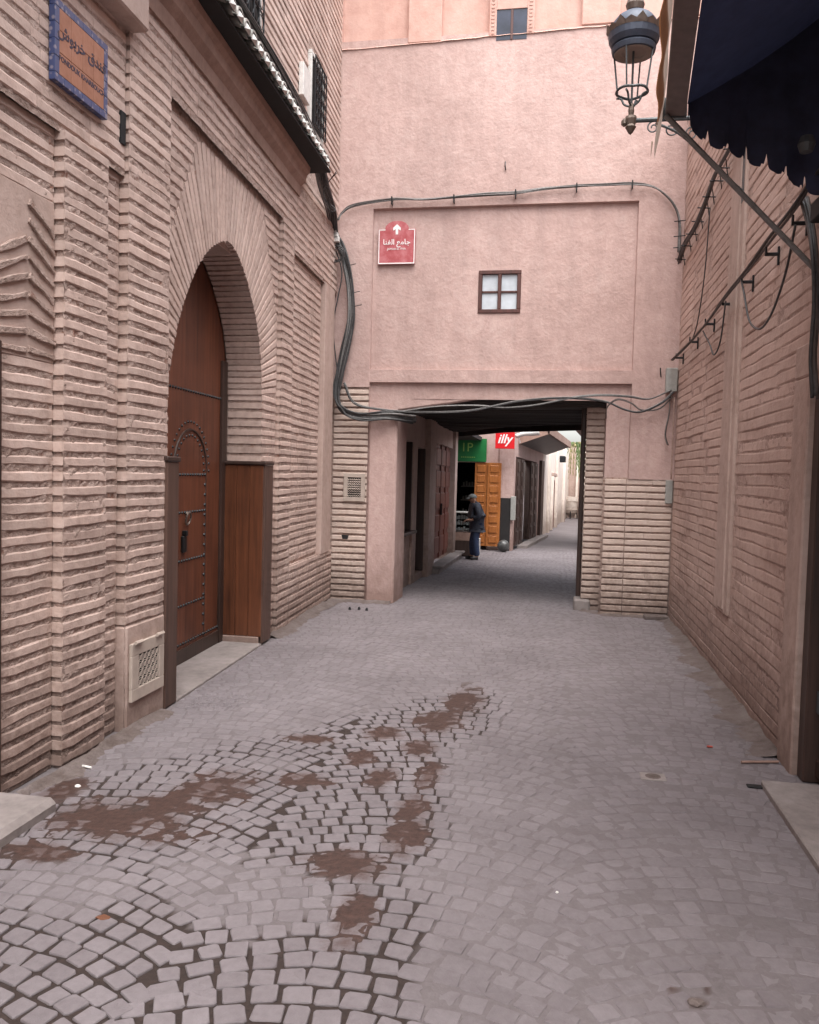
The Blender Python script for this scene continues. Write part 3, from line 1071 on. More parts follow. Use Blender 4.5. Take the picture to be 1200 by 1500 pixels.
# wooden jamb linings
for s0, s1 in ((5.885, 6.10),):
    wbox(-.44, .018, s0, s1, .005, 1.93, 'jamb_lining', 'postwood', gate, .006)
    wbox(-.44, .03, s0 - .015, s1 + .015, 1.932, 1.975, 'jamb_cap', 'darkwood', gate, .01)
for s0, s1 in ((8.31, 8.60),):
    for q in range(3):
        wbox(-.44 + q * .149, -.44 + q * .149 + .147, s0 + (.0, .004, .001)[q], s1, .09, 1.93, 'jamb_board', 'panelwood', gate, .004)
    wbox(-.002, .025, s0 + .01, s1 + .012, .02, 1.93, 'edge_board', 'postwood', gate, .005)
    wbox(-.44, .035, s0 - .02, s1 + .02, 1.932, 1.972, 'jamb_cap', 'darkwood', gate, .01)
    wbox(-.44, -.02, s0 - .01, s1 - .02, -.03, .088, 'stone_plinth', 'strip', gate, .008)
# beds under the threshold
th = thing('stone_threshold', (-3.2, 7.2, 0), 'worn stone threshold slab in front of the studded arched door', 'doorstep')
m = MB(); m.bbox(6.1, 8.31, -.46, .02, -.03, .022, .006, LW); m.build('slab', 'stonegrey', th)

# vent hatch low on the pilaster
def pierced_panel(fn, s0, s1, z0, z1, n0, cols, rows, parent, rad, mat='ventmetal'):
    """star lattice made of crossing bars"""
    m = MB()
    dx, dz = (s1 - s0) / cols, (z1 - z0) / rows
    for i in range(cols):
        for j in range(rows):
            a, b, c, d = s0 + i * dx, s0 + (i + 1) * dx, z0 + j * dz, z0 + (j + 1) * dz
            m.tube([fn(a, n0, c), fn(b, n0, d)], rad, 4)
            m.tube([fn(a, n0, d), fn(b, n0, c)], rad, 4)
            cs, cz = (a + b) / 2, (c + d) / 2
            r = min(dx, dz) * .28
            m.tube([fn(cs + r * cos(q * pi / 3), n0, cz + r * sin(q * pi / 3) * dz / dx) for q in range(7)], rad * .8, 4, False)
    for i in range(cols + 1): m.tube([fn(s0 + i * dx, n0, z0), fn(s0 + i * dx, n0, z1)], rad * .7, 4)
    for j in range(rows + 1): m.tube([fn(s0, n0, z0 + j * dz), fn(s1, n0, z0 + j * dz)], rad * .7, 4)
    return m.build('lattice', mat, parent)
v = thing('vent_hatch', LW(5.6, .01, .42), 'cream metal hatch with pierced star lattice low on the brick pilaster left of the door', 'vent')
S0, S1, Z0, Z1 = 5.35, 5.84, .20, .62
for a, b, c, d in ((S0, S1, Z0, Z0 + .09), (S0, S1, Z1 - .09, Z1), (S0, S0 + .10, Z0 + .09, Z1 - .09), (S1 - .08, S1, Z0 + .09, Z1 - .09)):
    m = MB(); m.bbox(a, b, .004, .030, c, d, .004, LW); m.build('frame', 'ventmetal', v)
m = MB(); m.box(S0 + .05, S1 - .05, .004, .010, Z0 + .05, Z1 - .05, LW); m.build('backing', 'black', v)
pierced_panel(LW, S0 + .10, S1 - .08, Z0 + .09, Z1 - .09, .024, 5, 4, v, .003)
for a in (S0 + .03, S1 - .14):
    m = MB(); m.tube([LW(a, .04, Z1 + .005), LW(a + .1, .04, Z1 + .005)], .014, 6); m.build('hinge', 'ventmetal', v)

# tiled name plaque
pl = thing('tiled_name_plaque', LW(4.72, -.02, 4.35), 'terracotta tile plaque with blue border and two lines of lettering on the left wall', 'sign')
PS0, PS1, PZ0, PZ1 = 4.43, 5.00, 4.13, 4.60
for i in range(4):
    for j in range(3):
        a, b = PS0 + .045 + i * (PS1 - PS0 - .09) / 4, PS0 + .045 + (i + 1) * (PS1 - PS0 - .09) / 4
        c, d = PZ0 + .045 + j * (PZ1 - PZ0 - .09) / 3, PZ0 + .045 + (j + 1) * (PZ1 - PZ0 - .09) / 3
        m = MB(); m.bbox(a + .001, b - .001, -.028, .012, c + .001, d - .001, .002, LW); m.build('tile', 'terra', pl)
nb = 6
for i in range(nb):
    a, b = PS0 + (PS1 - PS0) * i / nb, PS0 + (PS1 - PS0) * (i + 1) / nb
    for c in (PZ0, PZ1 - .045):
        m = MB(); m.bbox(a + .001, b - .001, -.028, .012, c, c + .045, .002, LW); m.build('border_tile', 'bluetile', pl)
for j in range(4):
    c, d = PZ0 + .045 + (PZ1 - PZ0 - .09) * j / 4, PZ0 + .045 + (PZ1 - PZ0 - .09) * (j + 1) / 4
    for a in (PS0, PS1 - .045):
        m = MB(); m.bbox(a, a + .045, -.028, .012, c + .001, d - .001, .002, LW); m.build('border_tile', 'bluetile', pl)
AR_P = '\uFEB5\uFEEE\uFE91\uFEAE\uFEA7 \uFED5\uFEAA\uFEE8\uFED3'
place_text(text_mesh(AR_P, .098, 'ink', .001, offset=.0022), LW(4.715, .0125, 4.43), (0, 1, 0), (0, 0, 1), pl)
place_text(text_mesh('FONDOUK KHARBOUCH', .043, 'ink', .001, offset=.0012), LW(4.715, .0125, 4.27), (0, 1, 0), (0, 0, 1), pl)
hole = MB(); hole.bbox(5.235, 5.295, -.07, -.022, 4.08, 4.3, .004, LW)
hole.build('putlog_hole', 'black', gate)

# near-left door with frame
nd = thing('brown_door', LW(3.5, 0, 0), 'dark brown wooden door at the left edge with a pale stone step before it', 'door')
for a, b, c, d, nm in ((3.94, 4.035, 0.0, 2.56, 'frame'), (2.86, 2.97, 0, 2.56, 'frame'), (2.97, 3.96, 2.44, 2.56, 'frame')):
    m = MB(); m.bbox(a, b, -.14, -.03, c, d, .008, LW); m.build(nm, 'darkwood', nd)
m = MB(); m.box(2.97, 3.96, -.12, -.07, .02, 2.44, LW); m.build('leaf', 'redwood', nd)
for i in range(2):
    for j in range(4):
        m = MB(); m.bbox(3.03 + i * .46, 3.41 + i * .46, -.07, -.05, .12 + j * .58, .60 + j * .58, .012, LW); m.build('panel', 'redwood', nd)
ks = thing('corner_kerb', (-2.72, 3.7, 0), 'rounded pale stone kerb at the lower left edge by the brown door', 'kerb')
m = MB(); m.bbox(-3.0, -2.62, 2.95, 4.02, -.03, .075, .03); m.build('slab', 'stonegrey', ks, smooth=False)

# ================================================================== PINK HOUSE over the passage
house = thing('pink_house', (-.8, YP, 0), 'pink plastered house spanning the lane above the covered passage', 'building')
def steps():
    xs = set(); zs = set()
    def add(S, v):
        S.add(round(v - .004, 4)); S.add(round(v + .004, 4))
    for v_ in (-2.70, 1.0): add(xs, v_)
    for v_ in (2.90, 3.19, 3.38, 5.67): add(zs, v_)
    return xs, zs
def ztop(x):
    t = (x + 2.28) / 2.96
    return 2.79 + .20 * min(1, max(0, t * 2.2)) - .03 * max(0, t - .8) * 5 + .015 * nz(x, 0, 0, 3)
XS, ZS = steps()
def lines(a, b, st, extra):
    L = set(extra)
    n = int((b - a) / st)
    for i in range(n + 1):
        v_ = round(a + (b - a) * i / n, 4)
        if all(abs(v_ - e) > st * .45 for e in extra): L.add(v_)
    return sorted(L)
XS |= {-1.16, -.56}; ZS |= {4.18, 4.78}
xs = lines(-3.45, 1.75, .035, XS | {-2.28, .68})
xs = [x for x in xs if not (abs(x + 2.28) < .02 and x != -2.28) and not (abs(x - .68) < .03 and x != .68)]
zs = lines(-.12, 11.0, .04, ZS)
def zbound(x): return 7.99 + .03 * nz(x, 0, 0, 1.5) + .035 * (x + 1) * .4
def nface(x, z):
    n = .010 * nz(x, z, 1.0, .9) + .005 * nz(x, z, 1.0, 3.0) + .002 * nz(x, z, 1.0, 9.0)
    if -2.70 < x < 1.0 and 3.38 < z < 5.67: n -= .06
    if -2.70 < x < 1.0 and z <= 3.19: n -= .065
    if -2.70 < x < 1.0 and 3.19 < z < 3.38: n -= .004
    if x > 1.0 and z < 1.88: n -= .04
    return n
vs, fs = [], []
nx = len(xs)
for z in zs:
    for x in xs:
        zz = z
        if -2.285 < x < .685 and z < 3.15:
            pass
        vs.append((x, YP - nface(x, z), zz))
for j in range(len(zs) - 1):
    for i in range(nx - 1):
        xm, zm = (xs[i] + xs[i + 1]) / 2, (zs[j] + zs[j + 1]) / 2
        if -2.28 < xm < .68 and zm < 2.95: continue
        if zm > 8.02: continue
        if -1.16 < xm < -.56 and 4.18 < zm < 4.78: continue
        if zm < 3.12 and xm < -2.70: continue
        if zm < 1.86 and xm > .68: continue
        a = j * nx + i
        fs.append((a, a + 1, a + nx + 1, a + nx))
MB().add(vs, fs).build('front_wall', 'pink', house, smooth=False, fix=False)
# lintel face down to the sagging edge of the opening
m = MB()
vs = []
K = 60
for i in range(K + 1):
    x = -2.28 + 2.96 * i / K
    zt = ztop(x)
    for n, z in ((-.066, 3.0), (-.064, zt + .02), (-.08, zt), (-.55, zt + .02)):
        vs.append((x, YP - n, z))
m.add(vs, [(i * 4 + k, i * 4 + k + 1, (i + 1) * 4 + k + 1, (i + 1) * 4 + k) for i in range(K) for k in range(3)])
m.build('lintel_face', 'pink', house, fix=False)
# salmon storey above
m = MB()
vs = []
XL = lines(-3.45, 1.75, .05, set())
for x in XL:
    zb = 7.94 + (.028 * (x + 3)) + .02 * nz(x, 1, 0, 4)
    for n, z in ((.02, zb - .02), (.0, zb), (-.10, zb + .05), (-.10, 11.0)):
        vs.append((x, YP - n, z))
m.add(vs, [(i * 4 + k, i * 4 + k + 1, (i + 1) * 4 + k + 1, (i + 1) * 4 + k) for i in range(len(XL) - 1) for k in range(3)])
m.build('upper_wall', 'salmon', house, fix=False)
for a, b, zb in ((-2.26, -1.78, 7.96), (.15, .66, 8.05), (-3.28, -3.22, 7.93), (1.45, 1.75, 8.08)):
    wbox(-.12, .012, a, b, zb, 11.0, 'pilaster', 'salmon', house, .012, PW)
wbox(-.12, -.02, -2.9, -2.8, 9.0, 11.0, 'pilaster', 'salmon', house, .012, PW)
# thick body, reveals
bd = MB()
bd.box(-3.6, 2.2, YP + .13, 15.2, 3.22, 11.0)
bd.build('upper_storeys', 'pink', house)
bd = MB(); bd.box(-3.5, -2.285, YP + .14, 12.5, -.2, 3.2); bd.build('pier', 'pink', house)
bd = MB(); bd.box(.685, 2.2, YP + .14, 12.6, -.2, 3.2); bd.build('pier', 'pink', house)
m = MB()     # pink pier face left of the opening, wavy plaster
m.bbox(-2.695, -2.272, YP - .015, 12.5, -.15, 2.76, .03); m.build('pier', 'pink', house)
# left brick return and right brick foot
PB = Wallbricks(house, 'pale', 150)
rough_sheet(PW, -3.3, -2.70, -.1, 3.16, -.025, .035, .007, 'mortar_joint', 'joint', house)
rough_sheet(PW, .66, 1.62, -.1, 1.9, -.030, .035, .007, 'mortar_joint', 'joint', house)
rough_sheet(lambda s, n, z: (s, 12.1 - n, z), .43, .70, -.1, 3.0, -.025, .035, .007, 'mortar_joint', 'joint', house)
rough_sheet(lambda s, n, z: (.43 - n, s, z), 12.1, 12.55, -.1, 3.0, -.02, .05, .006, 'mortar_joint', 'joint', house)
bd = MB(); bd.box(.46, .70, 12.13, 12.6, -.15, 3.15); bd.build('pier', 'pink', house)
for k in range(34):
    z = -.02 + k * .093
    if z < 3.12: course(PB, PW, -3.22, -2.705, z, .033, -.10, .0, .7, seg=4, amp=.005)
    if z < 1.84:
        course(PB, PW, .69, .975, z, .036, -.10, -.006, .5, seg=3, amp=.004)
        course(PB, PW, .985, 1.59, z, .036, -.10, -.004, .4, seg=4, amp=.004)
    if z < 2.95: course(PB, lambda s, n, zz: (s, 12.1 - n, zz), .43, .685, z, .034, -.40, .0, .5, seg=2, amp=.005)
PB.flush()
# window in the frame panel
def small_window():
    x0, x1, z0, z1 = -1.16, -.56, 4.18, 4.78
    n0 = -.075
    w = MB(); w.box(x0 - .05, x1 + .05, YP + .115, YP + .128, z0 - .05, z1 + .05); wo = w.build('window', 'black', house)
    t = .055
    for a, b, c, d in ((x0, x1, z1 - t, z1), (x0, x1, z0, z0 + t), (x0, x0 + t, z0 + t, z1 - t), (x1 - t, x1, z0 + t, z1 - t), ((x0 + x1) / 2 - .025, (x0 + x1) / 2 + .025, z0 + t, z1 - t)):
        m = MB(); m.bbox(a, b, n0 - .03, n0 + .035, c, d, .006, PW); m.build('frame', 'wframe', wo)
    xm, zm = (x0 + x1) / 2, (z0 + z1) / 2
    for a, b in ((x0 + t, xm - .025), (xm + .025, x1 - t)):
        m = MB(); m.bbox(a, b, n0 - .02, n0 + .015, zm - .014, zm + .014, .004, PW); m.build('glazing_bar', 'wframe', wo)
        for c, d in ((z0 + t, zm - .014), (zm + .014, z1 - t)):
            m = MB(); m.box(a, b, n0 - .02, n0 - .005, c, d, PW); m.build('pane', 'glasspane', wo)
small_window()
def top_window():
    x0, x1, z0, z1 = -1.01, -.59, 7.92, 9.3
    w = MB(); w.box(x0, x1, YP - .006, YP + .11, z0, z1); wo = w.build('window', 'darkglass', house)
    for a, b in ((x0 - .10, x0 - .0), (x1, x1 + .10)):
        m = MB(); m.bbox(a, b, -.12, .02, z0 + .06, z1 + .1, .008, PW); m.build('carved_frame', 'salmon', wo)
        k = MB()
        z = z0 + .08
        while z < z1:
            k.bbox(a + .025, b - .025, .018, .026, z, z + .035, .006, PW); z += .05
        k.build('carving', 'salmon', wo, kind='stuff')
    m = MB(); m.bbox(x0, x1, -.02, .02, 8.33, 9.0, .004, PW); m.build('pelmet', 'salmon', wo)
    m = MB(); m.bbox((x0 + x1) / 2 - .015, (x0 + x1) / 2 + .02, -.02, .015, z0, 8.33, .004, PW); m.build('mullion', 'wframe', wo)
top_window()
# anchor hooks left in the plaster
for x, z in ((-.83, 6.2), (1.37, 3.35)):
    m = MB(); m.tube([(x, YP - .01, z + .06), (x, YP - .03, z), (x + .012, YP - .012, z - .06)], .008, 5); m.build('hook', 'iron', house)

# passage ceiling of smoked beams
REAR = [(-3.0, 20.6), (-2.4, 20.2), (-1.1, 17.6), (.7, 16.1), (2.2, 15.2)]
def rear_y(x):
    for (a, u), (b, v_) in zip(REAR, REAR[1:]):
        if a <= x <= b: return u + (v_ - u) * (x - a) / (b - a)
    return 15.2
def rear_x(y):
    if y < 15.2: return 2.1
    for (a, u), (b, v_) in zip(REAR, REAR[1:]):
        if v_ <= y <= u: return a + (b - a) * (u - y) / (u - v_)
    return -2.9
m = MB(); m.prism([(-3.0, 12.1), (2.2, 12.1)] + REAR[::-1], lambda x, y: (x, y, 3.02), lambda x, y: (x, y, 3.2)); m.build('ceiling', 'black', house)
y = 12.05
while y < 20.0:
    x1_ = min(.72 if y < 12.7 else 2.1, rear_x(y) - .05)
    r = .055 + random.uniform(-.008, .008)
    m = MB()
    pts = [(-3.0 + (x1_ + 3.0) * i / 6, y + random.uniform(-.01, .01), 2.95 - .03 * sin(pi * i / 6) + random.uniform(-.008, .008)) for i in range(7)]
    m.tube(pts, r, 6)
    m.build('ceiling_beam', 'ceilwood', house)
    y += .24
m = MB(); m.tube([(-2.3 + 3.0 * i / 8, 11.98, ztop(-2.3 + 3.0 * i / 8) - .01 - .02 * sin(i * 1.7)) for i in range(9)], .06, 7); m.build('lintel_beam', 'ceilwood', house)
m = MB()
for (a, u), (b, v_) in zip(REAR, REAR[1:]):
    m.add([(a, u, 2.80), (b, v_, 2.80), (b, v_ + .15, 2.80), (a, u + .15, 2.80), (a, u, 3.3), (b, v_, 3.3), (b, v_ + .15, 3.3), (a, u + .15, 3.3)], [(0, 1, 2, 3), (4, 5, 6, 7), (0, 1, 5, 4), (2, 3, 7, 6)])
m.build('rear_lintel', 'ceilwood', house)

# shops inside the passage, left side
XI = -2.42
def IW(s, n, z): return (XI + n, s, z + gz(s))
pw = MB()
pw.box(12.45, 12.75, -.5, 0, -.1, 3.1, IW)
pw.box(12.75, 14.05, -.5, -.04, -.1, .92, IW)
pw.box(12.75, 14.05, -.5, 0, 2.48, 3.1, IW)
pw.box(14.05, 14.45, -.5, 0, -.1, 3.1, IW)
pw.box(14.45, 15.3, -.5, 0, 2.42, 3.1, IW)
pw.box(14.45, 15.3, -.5, 0.0, -.1, .12, IW)
pw.box(15.3, 16.1, -.5, .10, -.1, 3.1, IW)
pw.box(16.1, 19.3, -.5, .02, 2.62, 3.1, IW)
pw.box(19.3, 19.75, -.5, .09, -.1, 3.1, IW)
pw.build('passage_wall', 'strip', house)
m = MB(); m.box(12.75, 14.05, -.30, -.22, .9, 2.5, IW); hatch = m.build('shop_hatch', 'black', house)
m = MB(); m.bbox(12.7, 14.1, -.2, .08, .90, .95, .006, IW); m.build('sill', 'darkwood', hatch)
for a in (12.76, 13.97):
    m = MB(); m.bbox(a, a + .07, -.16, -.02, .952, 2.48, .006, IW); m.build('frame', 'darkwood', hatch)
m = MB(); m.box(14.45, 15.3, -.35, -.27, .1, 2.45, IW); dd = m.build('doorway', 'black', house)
m = MB(); m.bbox(15.2, 15.29, -.2, .01, .13, 2.42, .006, IW); m.build('frame', 'darkwood', dd)
# closed panelled door of four leaves
m = MB(); m.box(16.12, 19.28, -.10, -.05, .16, 2.62, IW); pdr = m.build('panelled_door', 'redwood', house)
for i in range(4):
    for j in range(5):
        a = 16.17 + i * .79
        zz0 = .22 + j * .475
        m = MB(); m.bbox(a + .06, a + .70, -.05, -.022, zz0 + .05, zz0 + .42, .02, IW); m.build('panel', 'redwood', pdr)
    m = MB(); m.bbox(16.12 + i * .79, 16.17 + i * .79, -.05, -.018, .16, 2.62, .006, IW); m.build('stile', 'redwood', pdr)
m = MB(); m.bbox(17.7, 17.76, -.02, .02, 1.1, 1.35, .006, IW); m.build('handle', 'iron', pdr)
stp = thing('shop_step', (-2.2, 17.9, -.13), 'grey stone step running along the closed red brown panelled door in the passage', 'step')
m = MB(); m.bbox(15.9, 19.9, .02, .24, -.06, .10, .012, IW); m.build('riser', 'stonegrey', stp)
m = MB(); m.bbox(15.95, 20.05, .02, .30, .102, .15, .012, IW); m.build('tread', 'stonegrey', stp)
# right side of the passage
m = MB(); m.box(2.05, 2.5, 12.6, 22.0, -.4, 3.1); m.build('passage_wall', 'pink', house)
m = MB(); m.bbox(.365, .43, 12.42, 12.56, -.05, 2.95, .012); m.build('door_post', 'darkwood', house)
kb = thing('stone_stub', (.45, 12.2, 0), 'low worn stone block at the foot of the narrow brick pier right of the passage', 'stone')
m = MB(); m.bbox(.33, .56, 12.02, 12.4, -.08, .12, .02); m.build('block', 'stonegrey', kb)

# ================================================================== RIGHT BUILDING
side = thing('right_brick_building', (1.6, 8, 0), 'dusty pink brick wall building along the right side of the lane', 'building')
bd = MB()
bd.box(1.70, 5.5, -9, 4.0, -.1, 7.2)
bd.box(1.70, 5.5, 4.0, 5.62, 2.56, 7.2)
bd.box(1.70, 5.5, 5.62, 11.9, -.1, 7.2)
bd.box(2.0, 5.5, 4.0, 5.62, -.1, 2.56)
bd.build('wall', 'strip', side)
RB = Wallbricks(side, 'band_r', 290)
rough_sheet(RW, 5.6, 8.0, -.02, 2.56, -.006, .028, .006, 'mortar_joint', 'joint_r', side)
rough_sheet(RW, 8.0, 11.72, -.08, 2.56, -.007, .04, .005, 'mortar_joint', 'joint_r', side)
rough_sheet(RW, 3.0, 11.72, 2.5, 6.8, -.007, .045, .005, 'mortar_joint', 'joint_r', side)
m = MB(); m.box(3.0, 11.8, -.06, -.02, 6.78, 7.2, RW); m.build('plaster_coat', 'strip', side)
RP = .093
for k in range(73):
    z = .045 + k * RP
    a0 = 5.93 if z < 2.55 else 3.0
    kw = dict(hh=.0425, nb=-.07, amp=.008, gap=.001, nw=.010, rd=.005)
    segs = ((a0, 7.80), (8.42, 11.69)) if z > .68 else ((a0, 11.69),)
    for a, b in segs:
        course(RB, RW, a, b, z + .008 * nz(k * 3.3, 0, 0), blen=1.3, seg=5 if b < 8 else 4, nf=-.001 if z > .2 else .004, **kw)
RB.flush()
wbox(-.08, .022, 7.80, 8.42, .66, 6.8, 'plaster_strip', 'strip', side, .012, RW)
wbox(-.08, .034, 7.94, 8.2, .70, 6.8, 'plaster_rib', 'strip', side, .01, RW)
wbox(-.08, .030, 5.60, 5.93, -.04, 2.58, 'door_jamb', 'strip', side, .012, RW)
wbox(-.06, .03, 3.7, 5.93, 2.583, 2.80, 'door_lintel', 'strip', side, .012, RW)
# panelled door
m = MB(); m.box(4.0, 5.5, -.16, -.11, .05, 2.56, RW); rd_ = m.build('door', 'darkwood', side)
wbox(-.12, -.01, 5.47, 5.595, .0, 2.56, 'frame', 'darkwood', rd_, .008, RW)
for a in (4.05, 4.78):
    for c, d in ((.18, .78), (.92, 1.05), (1.18, 2.4)):
        m = MB(); m.bbox(a + .06, a + .60, -.11, -.085, c, d, .02, RW); m.build('panel', 'redwood', rd_)
    for c in (.05, .80, 1.07, 2.44):
        m = MB(); m.bbox(a, a + .68, -.11, -.08, c, c + .11, .008, RW); m.build('rail', 'darkwood', rd_)
for z in (.45, 1.55):
    m = MB(); m.bbox(5.43, 5.48, -.10, -.07, z, z + .14, .005, RW); m.build('hinge', 'iron_g', rd_)
t2 = thing('doorstep_slab', (1.45, 4.5, 0), 'long pale stone doorstep along the brown door on the right', 'doorstep')
m = MB(); m.bbox(1.33, 1.72, 3.4, 5.34, -.03, .04, .008); m.build('slab', 'stonegrey', t2)

# ================================================================== FAR ALLEY
cafe = thing('shop_house', (-1.8, 22.5, -.19), 'pink shop house beyond the passage with a black dado and folding doors', 'building')
def FW(s, n, z): return (s, 22.5 - n, z - .19)
m = MB()
m.box(-4.2, -2.72, -.4, 0, -.1, 4.6, FW)
m.box(-2.72, -1.80, -.4, 0, 2.40, 4.6, FW)
m.box(-1.80, -1.10, -.4, 0, -.1, 4.6, FW)
m.build('front_wall', 'pink', cafe)
m = MB(); m.box(-1.45, -1.16, 0.0, .03, -.05, 1.45, FW); m.build('dado', 'dadoblack', cafe)
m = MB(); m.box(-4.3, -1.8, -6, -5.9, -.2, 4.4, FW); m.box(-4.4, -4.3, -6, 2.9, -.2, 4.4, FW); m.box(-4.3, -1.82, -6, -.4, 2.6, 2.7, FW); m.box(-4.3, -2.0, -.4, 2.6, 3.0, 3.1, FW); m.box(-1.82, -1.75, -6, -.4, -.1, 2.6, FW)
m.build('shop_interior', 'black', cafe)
sh = MB()
for z in (.9, 1.3, 1.7):
    sh.box(-2.7, -1.9, -1.6, -1.4, z, z + .03, FW)
    for i in range(9):
        sh.box(-2.65 + i * .085, -2.60 + i * .085, -1.5, -1.42, z + .03, z + .13 + .05 * random.random(), FW)
sh.build('shelves', 'greybox', cafe)
# side wall with doorway, slightly turned
def SW(s, n, z):
    X = -1.1 + .093 * (s - 22.7)
    return (X + n, s, z + gz(s))
m = MB()
m.box(22.52, 22.95, -.4, 0, -.1, 4.4, SW)
m.box(22.95, 28.0, -.4, 0, 2.6, 4.4, SW)
m.box(28.0, 29.9, -.4, 0, -.1, 4.4, SW)
m.build('side_wall', 'pink', cafe)
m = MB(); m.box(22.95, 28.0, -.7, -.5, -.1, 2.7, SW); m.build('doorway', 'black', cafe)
def folding_leaf(s0, s1, n, mat, nm, parent, fn, rows=6, z1=2.55):
    m = MB(); m.box(s0, s1, n - .05, n, .12, z1, fn); o = m.build(nm, mat, parent)
    for j in range(rows):
        h = (z1 - .2) / rows
        zz = .17 + j * h
        m = MB(); m.bbox(s0 + (s1 - s0) * .18, s0 + (s1 - s0) * .82, n, n + .02, zz + h * .14, zz + h * .86, .012, fn); m.build('panel', mat, o)
    return o
folding_leaf(22.96, 23.65, .04, 'darkwood', 'door_leaf', cafe, SW)
folding_leaf(23.67, 24.35, .06, 'darkwood', 'door_leaf', cafe, SW)
folding_leaf(26.3, 27.1, .03, 'darkwood', 'door_leaf', cafe, SW)
folding_leaf(27.12, 27.95, .05, 'darkwood', 'door_leaf', cafe, SW)
m = MB(); m.bbox(28.7, 29.5, 0, .10, .0, 2.7, .01, SW); m.build('dark_post', 'darkwood', cafe)
m = MB(); m.bbox(23.6, 29.6, .0, .30, -.02, .10, .012, SW); m.build('doorstep', 'stonegrey', cafe)
# wooden hood roof
m = MB()
pr = [(0, 3.70), (.80, 3.45), (.80, 3.28), (0, 2.98)]
m.prism(pr, lambda n, z: SW(23.4, n, z), lambda n, z: SW(31.0, n, z))
hood = m.build('door_hood', 'darkwood', cafe)
m = MB(); m.bbox(23.3, 31.1, .80, .87, 3.26, 3.50, .01, SW); m.build('fascia', 'mud', hood)
m = MB(); m.prism([(0, 3.68), (.86, 3.44), (.86, 3.27), (0, 2.96)], lambda n, z: SW(23.3, n, z), lambda n, z: SW(23.38, n, z)); m.build('end_board', 'mud', hood)
# orange folded shutters
for a, b, n in ((-2.16, -1.82, .03), (-1.81, -1.44, .07)):
    o = folding_leaf(a, b, n, 'orangewood', 'orange_shutter', cafe, FW, 8, 2.40)
    o['label'] = 'varnished orange shutter leaf with eight square panels'
m = MB(); m.bbox(-1.78, -1.42, .0, .09, .02, .11, .006, FW); m.build('shutter_foot', 'darkwood', cafe)
m = MB(); m.bbox(-1.16, -1.02, .0, .08, .85, 1.50, .01, FW); m.build('meter_box', 'greybox', cafe)
m = MB(); m.tube(spline([FW(-1.35, .02, 4.0), FW(-1.5, .02, 3.2), FW(-1.52, .02, 2.6), FW(-1.5, .02, 2.3)], 5), .012, 5); m.build('pipe', 'mud', cafe)
# green sign, red sign
gs = thing('green_shop_sign', (-2.2, 22.4, 2.5), 'flat green shop sign with pale green lettering over the dark shop opening', 'sign')
m = MB(); m.bbox(-2.80, -1.86, .02, .07, 2.42, 3.05, .004, FW); m.build('board', 'signgreen', gs)
place_text(text_mesh('1P', .34, 'lime', .002), FW(-2.40, .072, 2.80), (1, 0, 0), (0, 0, 1), gs)
m = MB()
for i in range(8): m.box(-2.55 + i * .05, -2.52 + i * .05, .071, .074, 2.53, 2.55, FW)
m.build('small_lettering', 'lime', gs, kind='stuff')
il = thing('red_cafe_sign', (-1.3, 22.1, 2.8), 'square red coffee sign with white slanted lettering hung above the orange shutters', 'sign')
m = MB(); m.bbox(-1.60, -1.09, .32, .44, 2.78, 3.24, .006, FW); m.build('board', 'illyred', il)
place_text(text_mesh('illy', .34, 'signwhite', .002, shear=.28, offset=.006), FW(-1.36, .443, 3.03), (1, 0, 0), (0, 0, 1), il)
m = MB(); m.bbox(-1.45, -1.40, .0, .32, 3.0, 3.04, .004, FW); m.build('bracket', 'iron', il)
wc = thing('rolled_awning', (-.9, 22, 2.95), 'rolled white plastic sheet hanging beside the red coffee sign', 'awning')
m = MB(); m.tube(spline([FW(-1.08, .25, 3.12), FW(-.85, .25, 3.20), FW(-.65, .2, 3.22), FW(-.45, .2, 3.25)], 5), .055, 7, r1=.085); m.build('sheet', 'whitepaint', wc, smooth=True)
m = MB(); m.tube([FW(-1.0, .25, 3.1), FW(-.95, .2, 2.95)], .02, 5); m.build('strap', 'whitepaint', wc)

# far alley walls
alley = thing('cream_alley_wall', (.2, 38, -.4), 'tall cream alley wall beyond the shop house with a narrow brown door', 'wall')
def AW(s, n, z):
    return (-.42 + .061 * (s - 30) + n, s, z + gz(s))
m = MB(); m.box(29.9, 50.5, -.5, 0, -.3, 3.95, AW); m.build('wall', 'cream', alley)
for a, b, n in ((32.5, 33.1, .10), (37.2, 38.0, .12), (43.5, 44.5, .14)):
    m = MB(); m.bbox(a, b, -.01, n, -.2, 3.85, .02, AW); m.build('pilaster', 'cream', alley)
m = MB(); m.bbox(34.6, 36.2, .0, .06, .05, 2.1, .02, AW); ad = m.build('door', 'redwood', alley)
m = MB(); m.bbox(34.4, 34.6, .0, .12, .0, 2.25, .02, AW); m.build('frame', 'cream', ad)
m = MB(); m.bbox(34.4, 36.4, .0, .14, 2.252, 2.4, .02, AW); m.build('lintel', 'strip', ad)
m = MB(); m.bbox(39.5, 40.2, .02, .30, 3.0, 3.3, .03, AW); m.build('wall_lamp', 'iron', alley)
endw = thing('end_wall', (2, 50.5, -.6), 'pinkish far wall closing the alley behind the hanging fronds', 'wall')
m = MB(); m.box(.75, 8, 50.5, 51, -1, 3.7); m.build('wall', 'strip', endw)
for x in (1.25, 1.75):
    m = MB(); m.bbox(x, x + .14, 50.3, 50.5, -.8, 3.6, .02); m.build('buttress', 'cream', endw)
farr = thing('far_right_house', (2.5, 30, 0), 'shaded house on the right of the alley beyond the passage with a wooden hood', 'building')
m = MB(); m.box(2.5, 6, 22, 50, -1, 3.3); m.build('wall', 'strip', farr)
